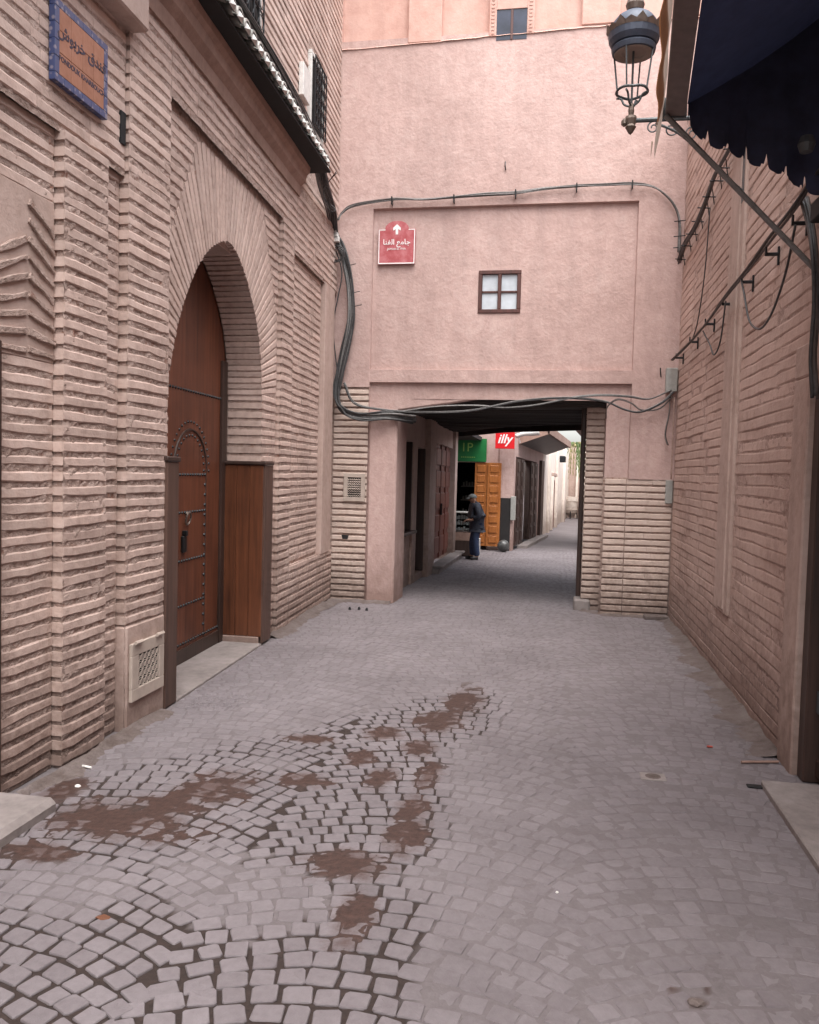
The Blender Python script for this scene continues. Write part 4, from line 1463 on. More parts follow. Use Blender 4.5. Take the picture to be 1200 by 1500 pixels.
m = MB(); m.prism([(.38, 3.22), (2.5, 4.0), (2.5, 3.6), (.38, 3.12)], lambda x, z: (x + .12, 23, z + .05), lambda x, z: (x + .5, 28, z + .05)); m.build('hood', 'redwood', farr)

# planters at the end
grp = 'cone bottomed pots at the end of the alley'
def planter(x, y, label):
    t = thing('pot', (x, y, gz(y)), label, 'pot', grp)
    m = MB(); m.lathe([(0, .98), (.30, .98), (.38, 1.02), (.38, 1.28), (.36, 1.28), (.36, .6), (.39, .55), (.34, .35), (.08, .10), (0, .10)], (x, y, gz(y)), 20); m.build('bowl', 'cream', t, smooth=False)
    for k in range(3):
        a = 2 * pi * k / 3 + .4
        m = MB(); m.tube([(x + .33 * cos(a), y + .33 * sin(a), gz(y) + .52), (x + .40 * cos(a), y + .40 * sin(a), gz(y))], .03, 6); m.build('leg', 'iron', t)
planter(1.00, 48.8, 'cream cone bottomed pot on thin legs, nearer the cream alley wall')
planter(1.80, 48.8, 'cream cone bottomed pot on thin legs, half hidden behind the dark passage post')

def fronds(x, y, z, n, L, label):
    t = thing('hanging_plant', (x, y, z), label, 'plant')
    st_ = MB(); st_.tube([(x, y + .3, z), (x, y, z + .1), (x, y - .1, z)], .05, 6); st_.build('stem', 'leafdry', t)
    for k in range(n):
        a = random.uniform(0, 2 * pi)
        m = MB()
        R_ = random.uniform(.25, .65)
        l = L * random.uniform(.5, 1.0)
        pts = [(x + R_ * cos(a) * min(1, q * 1.6), y + R_ * .5 * sin(a) * q, z + .35 * sin(pi * min(1, q * 1.5)) - l * q * q) for q in [i / 9 for i in range(10)]]
        for i in range(1, 10):
            p = Vector(pts[i]); q = Vector(pts[i - 1])
            for sg in (-1, 1):
                w = .09 * (1 - i / 12)
                e = p + Vector((sg * w * sin(a) + sg * w * .6, sg * w * cos(a) * .3, -.13))
                m.add([q, p, e], [(0, 1, 2)])
        m.tube(pts, .008, 3)
        m.build('frond', 'leaf' if k % 4 else 'leafdry', t, fix=False)
fronds(1.05, 46.0, 3.55, 22, 1.9, 'green hanging fronds over the top of the alley end wall')
fronds(2.0, 46.5, 3.8, 12, .8, 'small pale green plant on the roof edge at the far right of the alley')

# ---- stone ball
b_ = MB()
prof = [(.165 * sin(pi * i / 12), .165 - .165 * cos(pi * i / 12)) for i in range(13)]
b_.lathe(prof, (-1.30, 22.05, gz(22.05)), 20)
bo = b_.build('stone_ball', 'ball', smooth=True)
tag(bo, 'dark polished stone ball on the paving by the black dado', 'stone ball')

# ---- glass display case
dc = thing('display_case', (-2.2, 20.4, gz(20.4)), 'glass display case on a dark stand beside the man in the shop doorway', 'display case')
zb = gz(20.4)
cx0, cx1, cy0, cy1 = -2.45, -1.98, 20.1, 20.7
m = MB(); m.bbox(cx0, cx1, cy0, cy1, zb + .02, zb + .62, .01); m.build('stand', 'darkwood', dc)
m = MB(); m.box(cx0 + .02, cx1 - .02, cy0 - .004, cy0 - .001, zb + .40, zb + .60); m.build('stand_panel', 'mud', dc)
for x in (cx0 + .012, cx1 - .012):
    for y in (cy0 + .012, cy1 - .012):
        m = MB(); m.bbox(x - .012, x + .012, y - .012, y + .012, zb + .62, zb + 1.08, .003); m.build('post', 'greybox', dc)
m = MB(); m.bbox(cx0, cx1, cy0, cy1, zb + 1.08, zb + 1.10, .004); m.build('top', 'greybox', dc)
m = MB(); m.box(cx0 + .024, cx1 - .024, cy0 + .006, cy0 + .010, zb + .63, zb + 1.07); m.build('pane', 'caseglass', dc)
m = MB(); m.box(cx1 - .010, cx1 - .006, cy0 + .024, cy1 - .024, zb + .63, zb + 1.07); m.build('pane', 'caseglass', dc)
m = MB()
for j in range(3):
    for i in range(6):
        hh_ = random.uniform(.05, .11)
        m.box(cx0 + .05 + i * .065, cx0 + .095 + i * .065, cy0 + .15, cy0 + .25, zb + .64 + j * .14, zb + .64 + j * .14 + hh_)
m.build('goods', 'greybox', dc, kind='stuff')
m = MB(); m.box(cx1 + .05, cx1 + .20, cy0 + .1, cy0 + .35, zb, zb + .45); m.build('white_bin', 'whitepaint', dc)

# ---- man
def skin_mesh(verts, edges, radii, mat, name, parent, root=0, levels=2):
    me = bpy.data.meshes.new(name)
    me.from_pydata(verts, edges, [])
    o = bpy.data.objects.new('tmp', me)
    COL.objects.link(o)
    sk = o.modifiers.new('s', 'SKIN')
    sk.use_smooth_shade = True
    radii = [q * 1.18 if isinstance(q, float) and q > .02 else q for q in radii]
    sl = me.skin_vertices[0].data
    for i, r in enumerate(radii):
        sl[i].radius = (r if isinstance(r, tuple) else (r, r))
        sl[i].use_root = (i == root)
    ss = o.modifiers.new('u', 'SUBSURF')
    ss.levels = ss.render_levels = levels
    dg = bpy.context.evaluated_depsgraph_get()
    out = bpy.data.meshes.new_from_object(o.evaluated_get(dg))
    bpy.data.objects.remove(o)
    out.name = name
    out.materials.clear()
    out.materials.append(M[mat])
    return out
def man():
    y0 = 19.45
    z0 = gz(y0)
    base = Vector((-1.80, y0, z0))
    t = thing('person', base, 'man in grey cap, dark navy jacket and blue jeans leaning by the display case', 'person')
    # local frame: x' = facing direction (to image left and slightly toward camera), y' = his left
    yaw = radians(200)
    F = Vector((cos(yaw), sin(yaw), 0))
    Lf = Vector((-sin(yaw), cos(yaw), 0))
    def T(f, l, z): return tuple(base + F * f + Lf * l + Vector((0, 0, z)))
    k = .93
    J = {'pel': (-.02, 0, .92), 'sp': (.0, 0, 1.10), 'ch': (.03, 0, 1.30), 'ne': (.07, 0, 1.44), 'he': (.115, 0, 1.53), 'ht': (.125, 0, 1.61),
         'shL': (.04, .17, 1.38), 'elL': (.0, .23, 1.12), 'wrL': (.18, .17, 1.02), 'haL': (.25, .14, 1.02),
         'shR': (.04, -.17, 1.38), 'elR': (-.04, -.23, 1.12), 'wrR': (.14, -.18, 1.0), 'haR': (.21, -.14, .99),
         'hiL': (-.01, .09, .88), 'knL': (.05, .10, .48), 'anL': (-.02, .11, .09), 'toL': (.14, .12, .03),
         'hiR': (-.03, -.09, .88), 'knR': (.06, -.10, .48), 'anR': (.05, -.10, .09), 'toR': (.21, -.10, .03)}
    names = list(J)
    P = [T(J[n][0] * k, J[n][1] * k, J[n][2] * k) for n in names]
    R = {'pel': .11, 'sp': .105, 'ch': .12, 'ne': .052, 'he': .082, 'ht': .075, 'shL': .055, 'elL': .042, 'wrL': .03, 'haL': .034, 'shR': .055, 'elR': .042, 'wrR': .03, 'haR': .034,
         'hiL': .085, 'knL': .06, 'anL': .042, 'toL': .035, 'hiR': .085, 'knR': .06, 'anR': .042, 'toR': .035}
    E = [('pel', 'sp'), ('sp', 'ch'), ('ch', 'ne'), ('ne', 'he'), ('he', 'ht'), ('ch', 'shL'), ('shL', 'elL'), ('elL', 'wrL'), ('wrL', 'haL'), ('ch', 'shR'), ('shR', 'elR'), ('elR', 'wrR'), ('wrR', 'haR'),
         ('pel', 'hiL'), ('hiL', 'knL'), ('knL', 'anL'), ('anL', 'toL'), ('pel', 'hiR'), ('hiR', 'knR'), ('knR', 'anR'), ('anR', 'toR')]
    # fingers grow out of the palms as thin chains
    vn = list(P); rr = [R[n] * k for n in names]
    ed = [(names.index(a), names.index(b)) for a, b in E]
    for h, sg in (('haL', 1), ('haR', -1)):
        hj = J[h]
        for q in range(4):
            a = len(vn)
            ln = (.062, .072, .068, .052)[q]
            f0 = (hj[0] + .03, hj[1] + sg * (.024 - q * .016), hj[2] + .005)
            f1 = (f0[0] + ln * .55, f0[1] - sg * .004, f0[2] - .010)
            f2 = (f1[0] + ln * .35, f1[1] - sg * .006, f1[2] - .028)
            for f_ in (f0, f1, f2):
                vn.append(T(f_[0] * k, f_[1] * k, f_[2] * k)); rr.append(.0085)
            ed += [(names.index(h), a), (a, a + 1), (a + 1, a + 2)]
        a = len(vn)
        for f_ in ((hj[0] + .0, hj[1] - sg * .032, hj[2] + .015), (hj[0] + .035, hj[1] - sg * .045, hj[2] + .012)):
            vn.append(T(f_[0] * k, f_[1] * k, f_[2] * k)); rr.append(.0095)
        ed += [(names.index(h), a), (a, a + 1)]
    me = skin_mesh(vn, ed, rr, 'skin', 'body', t)
    body_ = link('body', me, t)
    def sub(ns, es, rs, mat, nm, extra=None):
        ps = [T(*(c * k for c in (J[n] if isinstance(n, str) else n))) for n in ns]
        o = link(nm, skin_mesh(ps, es, [r * k for r in rs], mat, nm, t), t)
        return o
    sub(['pel', 'sp', 'ch', (.07, 0, 1.43), 'shL', 'elL', (.14, .185, 1.04), 'shR', 'elR', (.10, -.195, 1.02), (-.02, 0, .82)],
        [(0, 1), (1, 2), (2, 3), (2, 4), (4, 5), (5, 6), (2, 7), (7, 8), (8, 9), (0, 10)],
        [.175, .170, .185, .10, .10, .078, .06, .10, .078, .06, .160], 'jacket', 'jacket')
    sub([(-.02, .0, 1.46), (.05, .07, 1.43), (.05, -.07, 1.43)], [(0, 1), (0, 2)], [.065, .05, .05], 'jacket', 'hood')
    sub(['pel', 'hiL', 'knL', (-.015, .11, .08), 'hiR', 'knR', (.045, -.10, .08)], [(0, 1), (1, 2), (2, 3), (0, 4), (4, 5), (5, 6)],
        [.10, .10, .085, .072, .10, .085, .072], 'jeans', 'trousers')
    for a, b in (('anL', 'toL'), ('anR', 'toR')):
        aj, bj = J[a], J[b]
        sub([(aj[0] - .03, aj[1], .045), (bj[0] - .04, bj[1], .04), (bj[0] + .04, bj[1], .035)], [(0, 1), (1, 2)], [.05, .05, .038], 'shoe', 'shoe')
    # cap: dome with a peak
    cp = MB()
    c = Vector(J['he']) * k + Vector((.005, 0, .035))
    vs = []
    for j in range(6):
        ph = (pi / 2) * j / 5
        for i in range(14):
            a = 2 * pi * i / 14
            vs.append(T(c.x + .100 * cos(ph) * cos(a) * 1.08, c.y + .092 * cos(ph) * sin(a), c.z + .085 * sin(ph) + .02))
    cp.add(vs, [(j * 14 + i, j * 14 + (i + 1) % 14, (j + 1) * 14 + (i + 1) % 14, (j + 1) * 14 + i) for j in range(5) for i in range(14)])
    pk = []
    for i in range(7):
        a = -.9 + 1.8 * i / 6
        pk += [T(c.x + .098 * cos(a), c.y + .09 * sin(a), c.z + .02), T(c.x + .098 * cos(a) + .07 * cos(a), c.y + .085 * sin(a), c.z - .002)]
    cp.add(pk, [(2 * i, 2 * i + 1, 2 * i + 3, 2 * i + 2) for i in range(6)])
    cp.build('cap', 'cap', t, smooth=True)
    # nose, ears, eyes
    fc = MB()
    h = Vector(J['he']) * k
    fc.tube([T(h.x + .075, 0, h.z + .02), T(h.x + .098, 0, h.z - .012), T(h.x + .082, 0, h.z - .022)], .011, 5)
    for sg in (-1, 1): fc.tube([T(h.x - .005, sg * .078, h.z + .02), T(h.x - .012, sg * .086, h.z), T(h.x, sg * .078, h.z - .02)], .010, 5)
    fc.build('nose_and_ears', 'skin', body_, smooth=True)
    ey = MB()
    for sg in (-1, 1): ey.tube([T(h.x + .074, sg * .028, h.z + .012), T(h.x + .080, sg * .028, h.z + .012)], .008, 6)
    ey.tube([T(h.x + .072, -.02, h.z - .045), T(h.x + .075, .02, h.z - .045)], .005, 4)
    ey.build('eyes_and_mouth', 'shoe', body_)
man()

# ================================================================== SIGNS, LAMP, AWNING
rs = thing('red_street_sign', (-2.34, 11.66, 5.18), 'red arched direction sign with a white up arrow on the pink wall', 'sign')
x0, x1, z0, z1 = -2.62, -2.08, 4.88, 5.38
def sign_poly(e=0.0):
    P_ = [(x0 + e, z0 + e), (x1 - e, z0 + e), (x1 - e, z1 - e)]
    cx, r = (x0 + x1) / 2, .175
    P_ += [(cx + r + .02, z1 - e)]
    for i in range(9):
        a = pi * i / 8
        P_.append((cx + (r - e) * cos(a), z1 - .0 + .115 * sin(a) - e))
    P_ += [(cx - r - .02, z1 - e), (x0 + e, z1 - e)]
    return P_
m = MB(); m.prism(sign_poly(), lambda x, z: PW(x, -.03, z), lambda x, z: PW(x, -.005, z)); m.build('plate', 'signred', rs)
bdv = MB()
for a, b, c, d in ((x0 + .005, x1 - .005, z0 + .004, z0 + .020), (x0 + .005, x0 + .018, z0 + .02, z1 - .02), (x1 - .018, x1 - .005, z0 + .02, z1 - .02), (x0 + .005, x0 + .10, z1 - .018, z1 - .006), (x1 - .10, x1 - .005, z1 - .018, z1 - .006)):
    bdv.box(a, b, -.004, -.002, c, d, PW)
bdv.build('border', 'signwhite', rs)
m = MB()
cx = (x0 + x1) / 2
m.prism([(cx - .018, 5.30), (cx + .018, 5.30), (cx + .018, 5.375), (cx + .055, 5.375 - .02), (cx + .055, 5.395), (cx, 5.445), (cx - .055, 5.395), (cx - .055, 5.355), (cx - .018, 5.375)], lambda x, z: PW(x, -.004, z), lambda x, z: PW(x, -.001, z))
m.build('arrow', 'signwhite', rs)
AR_S = '\uFE8E\uFEE8\uFED4\uFEDF\uFE8D \uFECA\uFEE3\uFE8E\uFE9F'
place_text(text_mesh(AR_S, .105, 'signwhite', .001, offset=.0012), PW(cx, -.003, 5.19), (1, 0, 0), (0, 0, 1), rs)
place_text(text_mesh('JAMAA EL FNA', .042, 'signwhite', .001), PW(cx, -.003, 5.095), (1, 0, 0), (0, 0, 1), rs)

# wall vent on the brick return
v2 = thing('wall_vent', PW(-2.89, .01, 1.65), 'small cream louvred vent panel on the brick return beside the passage', 'vent')
a0, a1, c0, c1 = -3.05, -2.73, 1.45, 1.86
for a, b, c, d in ((a0, a1, c0, c0 + .06), (a0, a1, c1 - .06, c1), (a0, a0 + .06, c0 + .06, c1 - .06), (a1 - .06, a1, c0 + .06, c1 - .06)):
    m = MB(); m.bbox(a, b, .0, .03, c, d, .004, PW); m.build('frame', 'ventmetal', v2)
m = MB(); m.box(a0 + .05, a1 - .05, 0, .006, c0 + .05, c1 - .05, PW); m.build('backing', 'black', v2)
for j in range(8):
    z = c0 + .08 + j * .034
    m = MB(); m.tube([PW(a0 + .06 + (a1 - a0 - .12) * i / 12, .016, z + .008 * (-1) ** i) for i in range(13)], .006 if j < 3 else .011, 4); m.build('louvre', 'ventmetal', v2)
m = MB(); m.prism([(-3.07, .95), (-2.96, .95), (-2.975, .89), (-3.055, .89)], lambda x, z: PW(x, .0, z), lambda x, z: PW(x, .004, z))
m.build('drain_hole', 'black', house)
m = MB(); m.bbox(1.50, 1.595, .0, .03, 1.56, 1.88, .006, PW); 
o = m.build('meter_cover', 'greybox'); tag(o, 'slim grey cover plate at the right corner above the brick foot', 'box')
o = MB().bbox(1.44, 1.59, .0, .10, 3.08, 3.40, .008, PW).build('junction_box', 'greybox'); tag(o, 'grey electrical junction box in the right corner beside the passage lintel', 'junction box')

# street lamp on its wall bracket
lx, ly = .575, 7.9
lamp = thing('street_lamp', (1.6, ly, 5.17), 'blue topped iron lantern without glass on a scrolled wall bracket', 'street lamp')
def LL(prof, nm, mat, seg=20, smooth=False):
    m = MB(); m.lathe(prof, (lx, ly, 0), seg); return m.build(nm, mat, lamp, smooth)
LL([(.215, 5.945), (.213, 5.99), (.195, 6.04), (.16, 6.085), (.11, 6.118), (.05, 6.135), (0, 6.14)], 'dome', 'bluemetal', 24, True)
LL([(.0, 6.330), (.03, 6.310), (.07, 6.250), (.085, 6.200), (.07, 6.150), (.035, 6.120), (.045, 6.090), (.10, 6.078)], 'finial', 'brass', 14)
LL([(.0, 6.420), (.05, 6.400), (.06, 6.360), (.03, 6.320)], 'finial_tip', 'brass', 12)
LL([(.20, 5.990), (.235, 5.960), (.225, 5.880), (.20, 5.835), (.185, 5.830), (.20, 5.810), (.19, 5.770), (.17, 5.765), (.17, 5.800), (.18, 5.960)], 'canopy_ring', 'bluemetal', 28)
LL([(.172, 5.765), (.165, 5.760), (.115, 5.763), (.11, 5.780), (.0, 5.790)], 'reflector', 'cloth_l', 28)
cr = MB()
for i in range(16):
    a0_, a1_ = 2 * pi * i / 16, 2 * pi * (i + 1) / 16
    am = (a0_ + a1_) / 2
    hgt = .055 if i % 2 else .085
    for rr_ in (.236, .226):
        pts = [(lx + rr_ * cos(a0_), ly + rr_ * sin(a0_), 5.935), (lx + rr_ * cos(a1_), ly + rr_ * sin(a1_), 5.935), (lx + (rr_ + .012) * cos(a1_), ly + (rr_ + .012) * sin(a1_), 5.965), (lx + (rr_ + .02) * cos(am), ly + (rr_ + .02) * sin(am), 5.935 + hgt), (lx + (rr_ + .012) * cos(a0_), ly + (rr_ + .012) * sin(a0_), 5.965)]
        cr.add(pts, [(0, 1, 2, 3, 4)])
cr.build('crown', 'brass', lamp, fix=False)
for k_ in range(4):
    a = pi / 4 + k_ * pi / 2 + .35
    m = MB(); m.tube([(lx + .182 * cos(a), ly + .182 * sin(a), 5.78), (lx + .135 * cos(a), ly + .135 * sin(a), 5.42)], .008, 6); m.build('upright', 'iron_g', lamp)
m = MB(); m.tube([(lx, ly, 5.79), (lx, ly, 5.2)], .011, 6); m.build('stem', 'iron_g', lamp)
m = MB(); m.tube([(lx + .14 * cos(a), ly + .14 * sin(a), 5.42 + .012 * abs(sin(2 * a))) for a in [2 * pi * i / 24 for i in range(25)]], .012, 6); m.build('basket_ring', 'iron_g', lamp)
for k_ in range(4):
    a = pi / 4 + k_ * pi / 2 + .35
    m = MB(); m.tube(spline([(lx + .145 * cos(a), ly + .145 * sin(a), 5.40), (lx + .10 * cos(a), ly + .10 * sin(a), 5.385), (lx + .07 * cos(a), ly + .07 * sin(a), 5.33), (lx + .02 * cos(a), ly + .02 * sin(a), 5.30)], 4), .010, 5); m.build('basket_arm', 'iron_g', lamp)
LL([(0, 5.33), (.02, 5.32), (.028, 5.26), (.022, 5.21), (.05, 5.205), (.055, 5.18), (.04, 5.13), (.05, 5.11), (.02, 5.06), (0, 5.04)], 'base_boss', 'brass', 12)
m = MB(); m.tube([(lx + .02, ly, 5.17), (1.62, ly, 5.17)], .022, 8); m.build('arm', 'iron_g', lamp)
m = MB(); m.bbox(lx - .085, lx - .03, ly - .03, ly + .03, 5.12, 5.19, .02); m.build('boss_cap', 'brass', lamp)
def scroll(cx_, cz_, r0, turns, d, st):
    return [(cx_ + r0 * (1 - .75 * t) * cos(st + d * turns * 2 * pi * t), ly, cz_ + r0 * (1 - .75 * t) * sin(st + d * turns * 2 * pi * t)) for t in [i / 26 for i in range(27)]]
for cx_, cz_, r, d, st in ((lx + .20, 5.10, .055, 1, pi * .5), (lx + .36, 5.075, .065, -1, pi * .2), (lx + .54, 5.03, .06, 1, pi * .5)):
    m = MB(); m.tube(scroll(cx_, cz_, r, 1.3, d, st), .007, 5); m.build('scroll', 'iron_g', lamp)
m = MB(); m.tube(spline([(lx + .22, ly, 5.14), (lx + .45, ly, 5.02), (1.3, ly, 4.75), (1.58, ly, 4.5)], 6), .012, 6); m.build('brace', 'iron_g', lamp)
m = MB(); m.bbox(1.575, 1.60, ly - .05, ly + .05, 4.4, 5.35, .006); m.build('wall_plate', 'iron_g', lamp)

# awning on the right
aw = thing('awning', (1.6, 4, 4.2), 'dark navy awning with scalloped hem over the upper right corner', 'awning')
def AX(y): return .73 - .095 * (5.4 - y)        # front edge runs slightly askew
ys = [5.4 - .35 * i for i in range(9)]
m = MB()
vs = []
for y in ys:
    for t in range(6):
        f = t / 5
        x = AX(y) + (1.66 - AX(y)) * f
        z = 4.22 + .62 * f - .05 * sin(pi * f)
        vs.append((x, y, z + .012 * nz(x * 3, y * 3)))
m.add(vs, [(i * 6 + k, i * 6 + k + 1, (i + 1) * 6 + k + 1, (i + 1) * 6 + k) for i in range(len(ys) - 1) for k in range(5)])
m.build('canvas', 'cloth_d', aw, smooth=True)
# hanging end curtain with scalloped hem
def hem(f):
    # from the front bar to the wall
    pts = [(.735, 4.09), (.79, 4.05), (.86, 3.97), (.95, 3.93), (1.07, 3.88), (1.21, 3.81), (1.33, 3.75), (1.47, 3.66), (1.60, 3.60)]
    x = .735 + (1.60 - .735) * f
    for (a, u), (b, v_) in zip(pts, pts[1:]):
        if a <= x <= b + 1e-6: zz = u + (v_ - u) * (x - a) / (b - a); break
    return x, zz
m = MB()
top, bot = [], []
NH = 140
per = 7.5
for i in range(NH + 1):
    f = i / NH
    x, zz = hem(f)
    ph = (f * per) % 1.0
    # scallop profile: shoulder, step, tall narrow slit between flaps
    ra = .65 + .6 * abs(nz(int(f * per) * 1.7, 3.3, 1.1)) + .25 * sin(int(f * per) * 2.3)
    if ph < .14: up = .095 * ra * sin(pi * ph / .14) ** .6
    elif ph < .22: up = .012
    elif ph < .85: up = -.010 * sin(pi * (ph - .22) / .63) + .006 * nz(f * 30, 0)
    else: up = .018
    bot.append((x, 5.40 + .02 * sin(f * 18), zz + up))
    top.append((x, 5.40, 4.27 + .62 * f))
vs = top + bot
m.add(vs, [(i, i + 1, NH + 2 + i, NH + 1 + i) for i in range(NH)])
mid = MB(); mid.add([(a, b - .006, c) for a, b, c in vs], [(i, i + 1, NH + 2 + i, NH + 1 + i) for i in range(NH)])
m.add(mid.v, mid.f)
m.build('end_curtain', 'cloth_d', aw, fix=False)
def AXf(d, y): return AX(y) + d
m = MB(); m.prism([(-.13, 4.155), (-.01, 4.15), (-.01, 4.25), (-.13, 4.26)], lambda d, z: (AXf(d, 5.4), 5.4, z), lambda d, z: (AXf(d, 2.6), 2.6, z)); m.build('front_bar', 'housing', aw)
m = MB(); m.bbox(.585, .73, 5.402, 5.425, 4.145, 4.27, .006); m.build('end_cap', 'iron_g', aw)
# pale valance at the front
vv = []
yy = [5.46 - .06 * i for i in range(48)]
for i, y in enumerate(yy):
    wv = .012 * sin(y * 9) + .01 * nz(y * 3, 0)
    tip = max(0, min(1, (5.46 - y) / .25))
    zb = 4.16 - .12 - .07 * (1 - tip) * 1.6 - .03 * abs(sin(y * 7)) 
    vv.append((AX(y) - .135 + wv * .3, y, 4.25))
    vv.append((AX(y) - .150 + wv * .6, y, (4.25 + zb) / 2))
    vv.append((AX(y) - .180 + wv * .8, y, zb))
m = MB(); m.add(vv, [(i * 3 + k, i * 3 + k + 1, (i + 1) * 3 + k + 1, (i + 1) * 3 + k) for i in range(len(yy) - 1) for k in range(2)]); m.build('valance', 'cloth_l', aw, fix=False, smooth=True)
m = MB(); m.add([(v_[0] - .006, v_[1], v_[2] - .004) for v_ in vv], [(i * 3 + k, i * 3 + k + 1, (i + 1) * 3 + k + 1, (i + 1) * 3 + k) for i in range(4, len(yy) - 1) for k in (1,)]); m.build('valance_facing', 'cloth_o', aw, fix=False, smooth=True)
m = MB(); m.tube([(.535, 5.47, 4.03), (.528, 5.47, 3.93)], .006, 4, r1=.001); m.build('loose_cord', 'cloth_l', aw)
m = MB(); m.tube([(.60, 5.38, 4.15), (1.57, 5.55, 3.22)], .018, 8); m.build('awning_arm', 'galv', aw)
m = MB(); m.tube([(1.53, 5.75, 3.78), (1.30, 5.3, 3.45)], .0, 4); 
m = MB(); m.lathe([(0, -.05), (.035, -.045), (.05, 0), (.035, .045), (0, .05)], (1.38, 5.2, 3.87), 12); m.build('pulley', 'iron_g', aw)
m = MB(); m.bbox(1.50, 1.60, 5.2, 5.5, 3.5, 3.62, .008); m.build('wall_bracket', 'black', aw)

# ================================================================== CABLES
def cable_set(name, label, path, n, spread, r, mats, cat='cables', wob=.5, sides=5, step=6):
    base_ = Vector(path[0])
    t = thing(name, base_, label, cat)
    for k in range(n):
        a, rad = random.uniform(0, 2 * pi), spread * sqrt(random.random())
        off = [Vector((rad * cos(a + i * wob * (.6 if k % 2 else -.6)), rad * .6 * sin(a * 2 + i * .9), rad * sin(a + i * wob * .5))) for i in range(len(path))]
        pts = spline([Vector(p) + o_ * random.uniform(.7, 1.1) for p, o_ in zip(path, off)], step)
        m = MB(); m.tube(pts, r * random.uniform(.75, 1.25), sides); m.build('cable', mats[k % len(mats)], t, smooth=True)
    return t
BP = [(-2.76, 6.6, 5.80), (-2.80, 7.6, 5.80), (-2.86, 8.6, 5.76), (-2.90, 9.4, 5.66), (-2.96, 10.0, 5.45), (-3.10, 10.9, 5.42), (-3.24, 11.5, 5.30), (-3.15, 11.58, 5.12), (-3.05, 11.58, 4.83), (-2.98, 11.58, 4.44), (-2.97, 11.58, 4.05), (-3.05, 11.58, 3.66), (-3.13, 11.58, 3.27), (-3.15, 11.57, 2.97), (-3.05, 11.56, 2.76), (-2.78, 11.56, 2.68), (-2.37, 11.58, 2.69), (-2.05, 11.75, 2.66)]
ct = cable_set('cable_bundle', 'thick sagging bundle of black cables down the corner left of the passage', BP, 24, .062, .011, ['cable', 'cable', 'cable_g', 'cable'], wob=.35)
for z_, x_ in ((4.83, -3.0), (4.44, -2.93), (4.25, -2.9), (3.1, -3.1)):
    m = MB(); m.tube([(x_ - .1, 11.6, z_ + .0), (x_ + .1, 11.52, z_ + .02)], .006, 4); m.build('tie', 'cable', ct)
for i in range(3):
    x_, z_ = -3.22 + i * .02, 5.30 - i * .05
    m = MB(); m.bbox(x_ - .03, x_ + .04, 11.45, 11.52, z_ - .05, z_ + .03, .006); m.build('connector', 'whitepaint', ct)
for i in range(3):
    m = MB(); m.tube([(-3.18 + (.09 + .02 * i) * cos(a), 11.5 - .02 * i, 4.98 + (.08 + .02 * i) * sin(a)) for a in [2 * pi * q / 16 for q in range(17)]], .007, 4); m.build('coil', 'cable', ct)
for i in range(2):
    m = MB(); m.tube(spline([(-2.72, 9.75, 5.5 - .02 * i), (-2.84, 9.85, 5.42), (-2.92, 9.9, 5.30), (-2.86, 9.95, 5.16 - .05 * i), (-2.80, 10.05, 5.14), (-2.95, 10.3, 5.3)], 5), .006, 4); m.build('loose_cable', 'cable', ct)
cable_set('thin_cable', 'thin loose cable hanging left of the thick bundle in the corner', [(-3.22, 11.6, 5.08), (-3.12, 11.58, 4.75), (-3.17, 11.58, 4.4), (-3.24, 11.6, 4.0), (-3.20, 11.6, 3.6), (-3.14, 11.58, 3.25)], 2, .01, .007, ['cable'])
TC = [(-3.2, 11.6, 5.5), (-3.14, 11.62, 5.6), (-2.96, 11.63, 5.71), (-2.41, 11.64, 5.78), (-1.97, 11.64, 5.76), (-1.53, 11.64, 5.78), (-1.1, 11.64, 5.8), (-.67, 11.64, 5.81), (-.26, 11.64, 5.86), (.16, 11.64, 5.88), (.57, 11.64, 5.88), (.9, 11.64, 5.88), (1.15, 11.64, 5.84), (1.33, 11.64, 5.72), (1.47, 11.62, 5.53), (1.53, 11.6, 5.3), (1.54, 11.58, 4.92)]
tc = cable_set('wall_cable', 'twisted grey cables clipped along the pink wall above the framed panel', TC, 6, .020, .009, ['cable_g', 'conduit', 'cable_g', 'cable'], wob=1.3)
for x_, z_ in ((-2.42, 5.77), (-1.53, 5.77), (-.67, 5.81), (.16, 5.87), (.9, 5.88)):
    m = MB(); m.bbox(x_ - .008, x_ + .008, 11.6, 11.69, z_ - .07, z_ + .04, .003); m.build('clip', 'iron', tc)
for z_ in (5.35, 5.15, 5.0):
    m = MB(); m.tube([(1.46, 11.6, z_), (1.62, 11.56, z_)], .007, 4); m.build('clip', 'iron', tc)
LC = [(-2.68, 11.62, 2.71), (-2.23, 11.62, 2.77), (-1.69, 11.6, 2.85), (-1.1, 11.6, 2.87), (-.72, 11.6, 2.84), (-.25, 11.6, 2.89), (.21, 11.6, 2.99), (.58, 11.6, 3.02), (.95, 11.6, 3.0), (1.22, 11.6, 2.97), (1.5, 11.6, 3.09)]
cable_set('lintel_cable', 'thin grey cables strung along the top edge of the passage opening', LC, 4, .016, .008, ['cable_g', 'cable'], wob=.8)
cable_set('sagging_cable', 'black cable sagging across the dark passage opening', [(-3.05, 11.58, 3.17), (-2.89, 11.58, 2.88), (-2.48, 11.6, 2.79), (-1.88, 11.62, 2.76), (-1.2, 11.6, 2.79), (-.53, 11.6, 2.93), (.12, 11.6, 2.98), (.63, 11.6, 2.94), (.91, 11.6, 2.83), (1.13, 11.6, 2.8), (1.4, 11.58, 2.93), (1.53, 11.58, 3.07)], 3, .012, .009, ['cable', 'cable_g'])
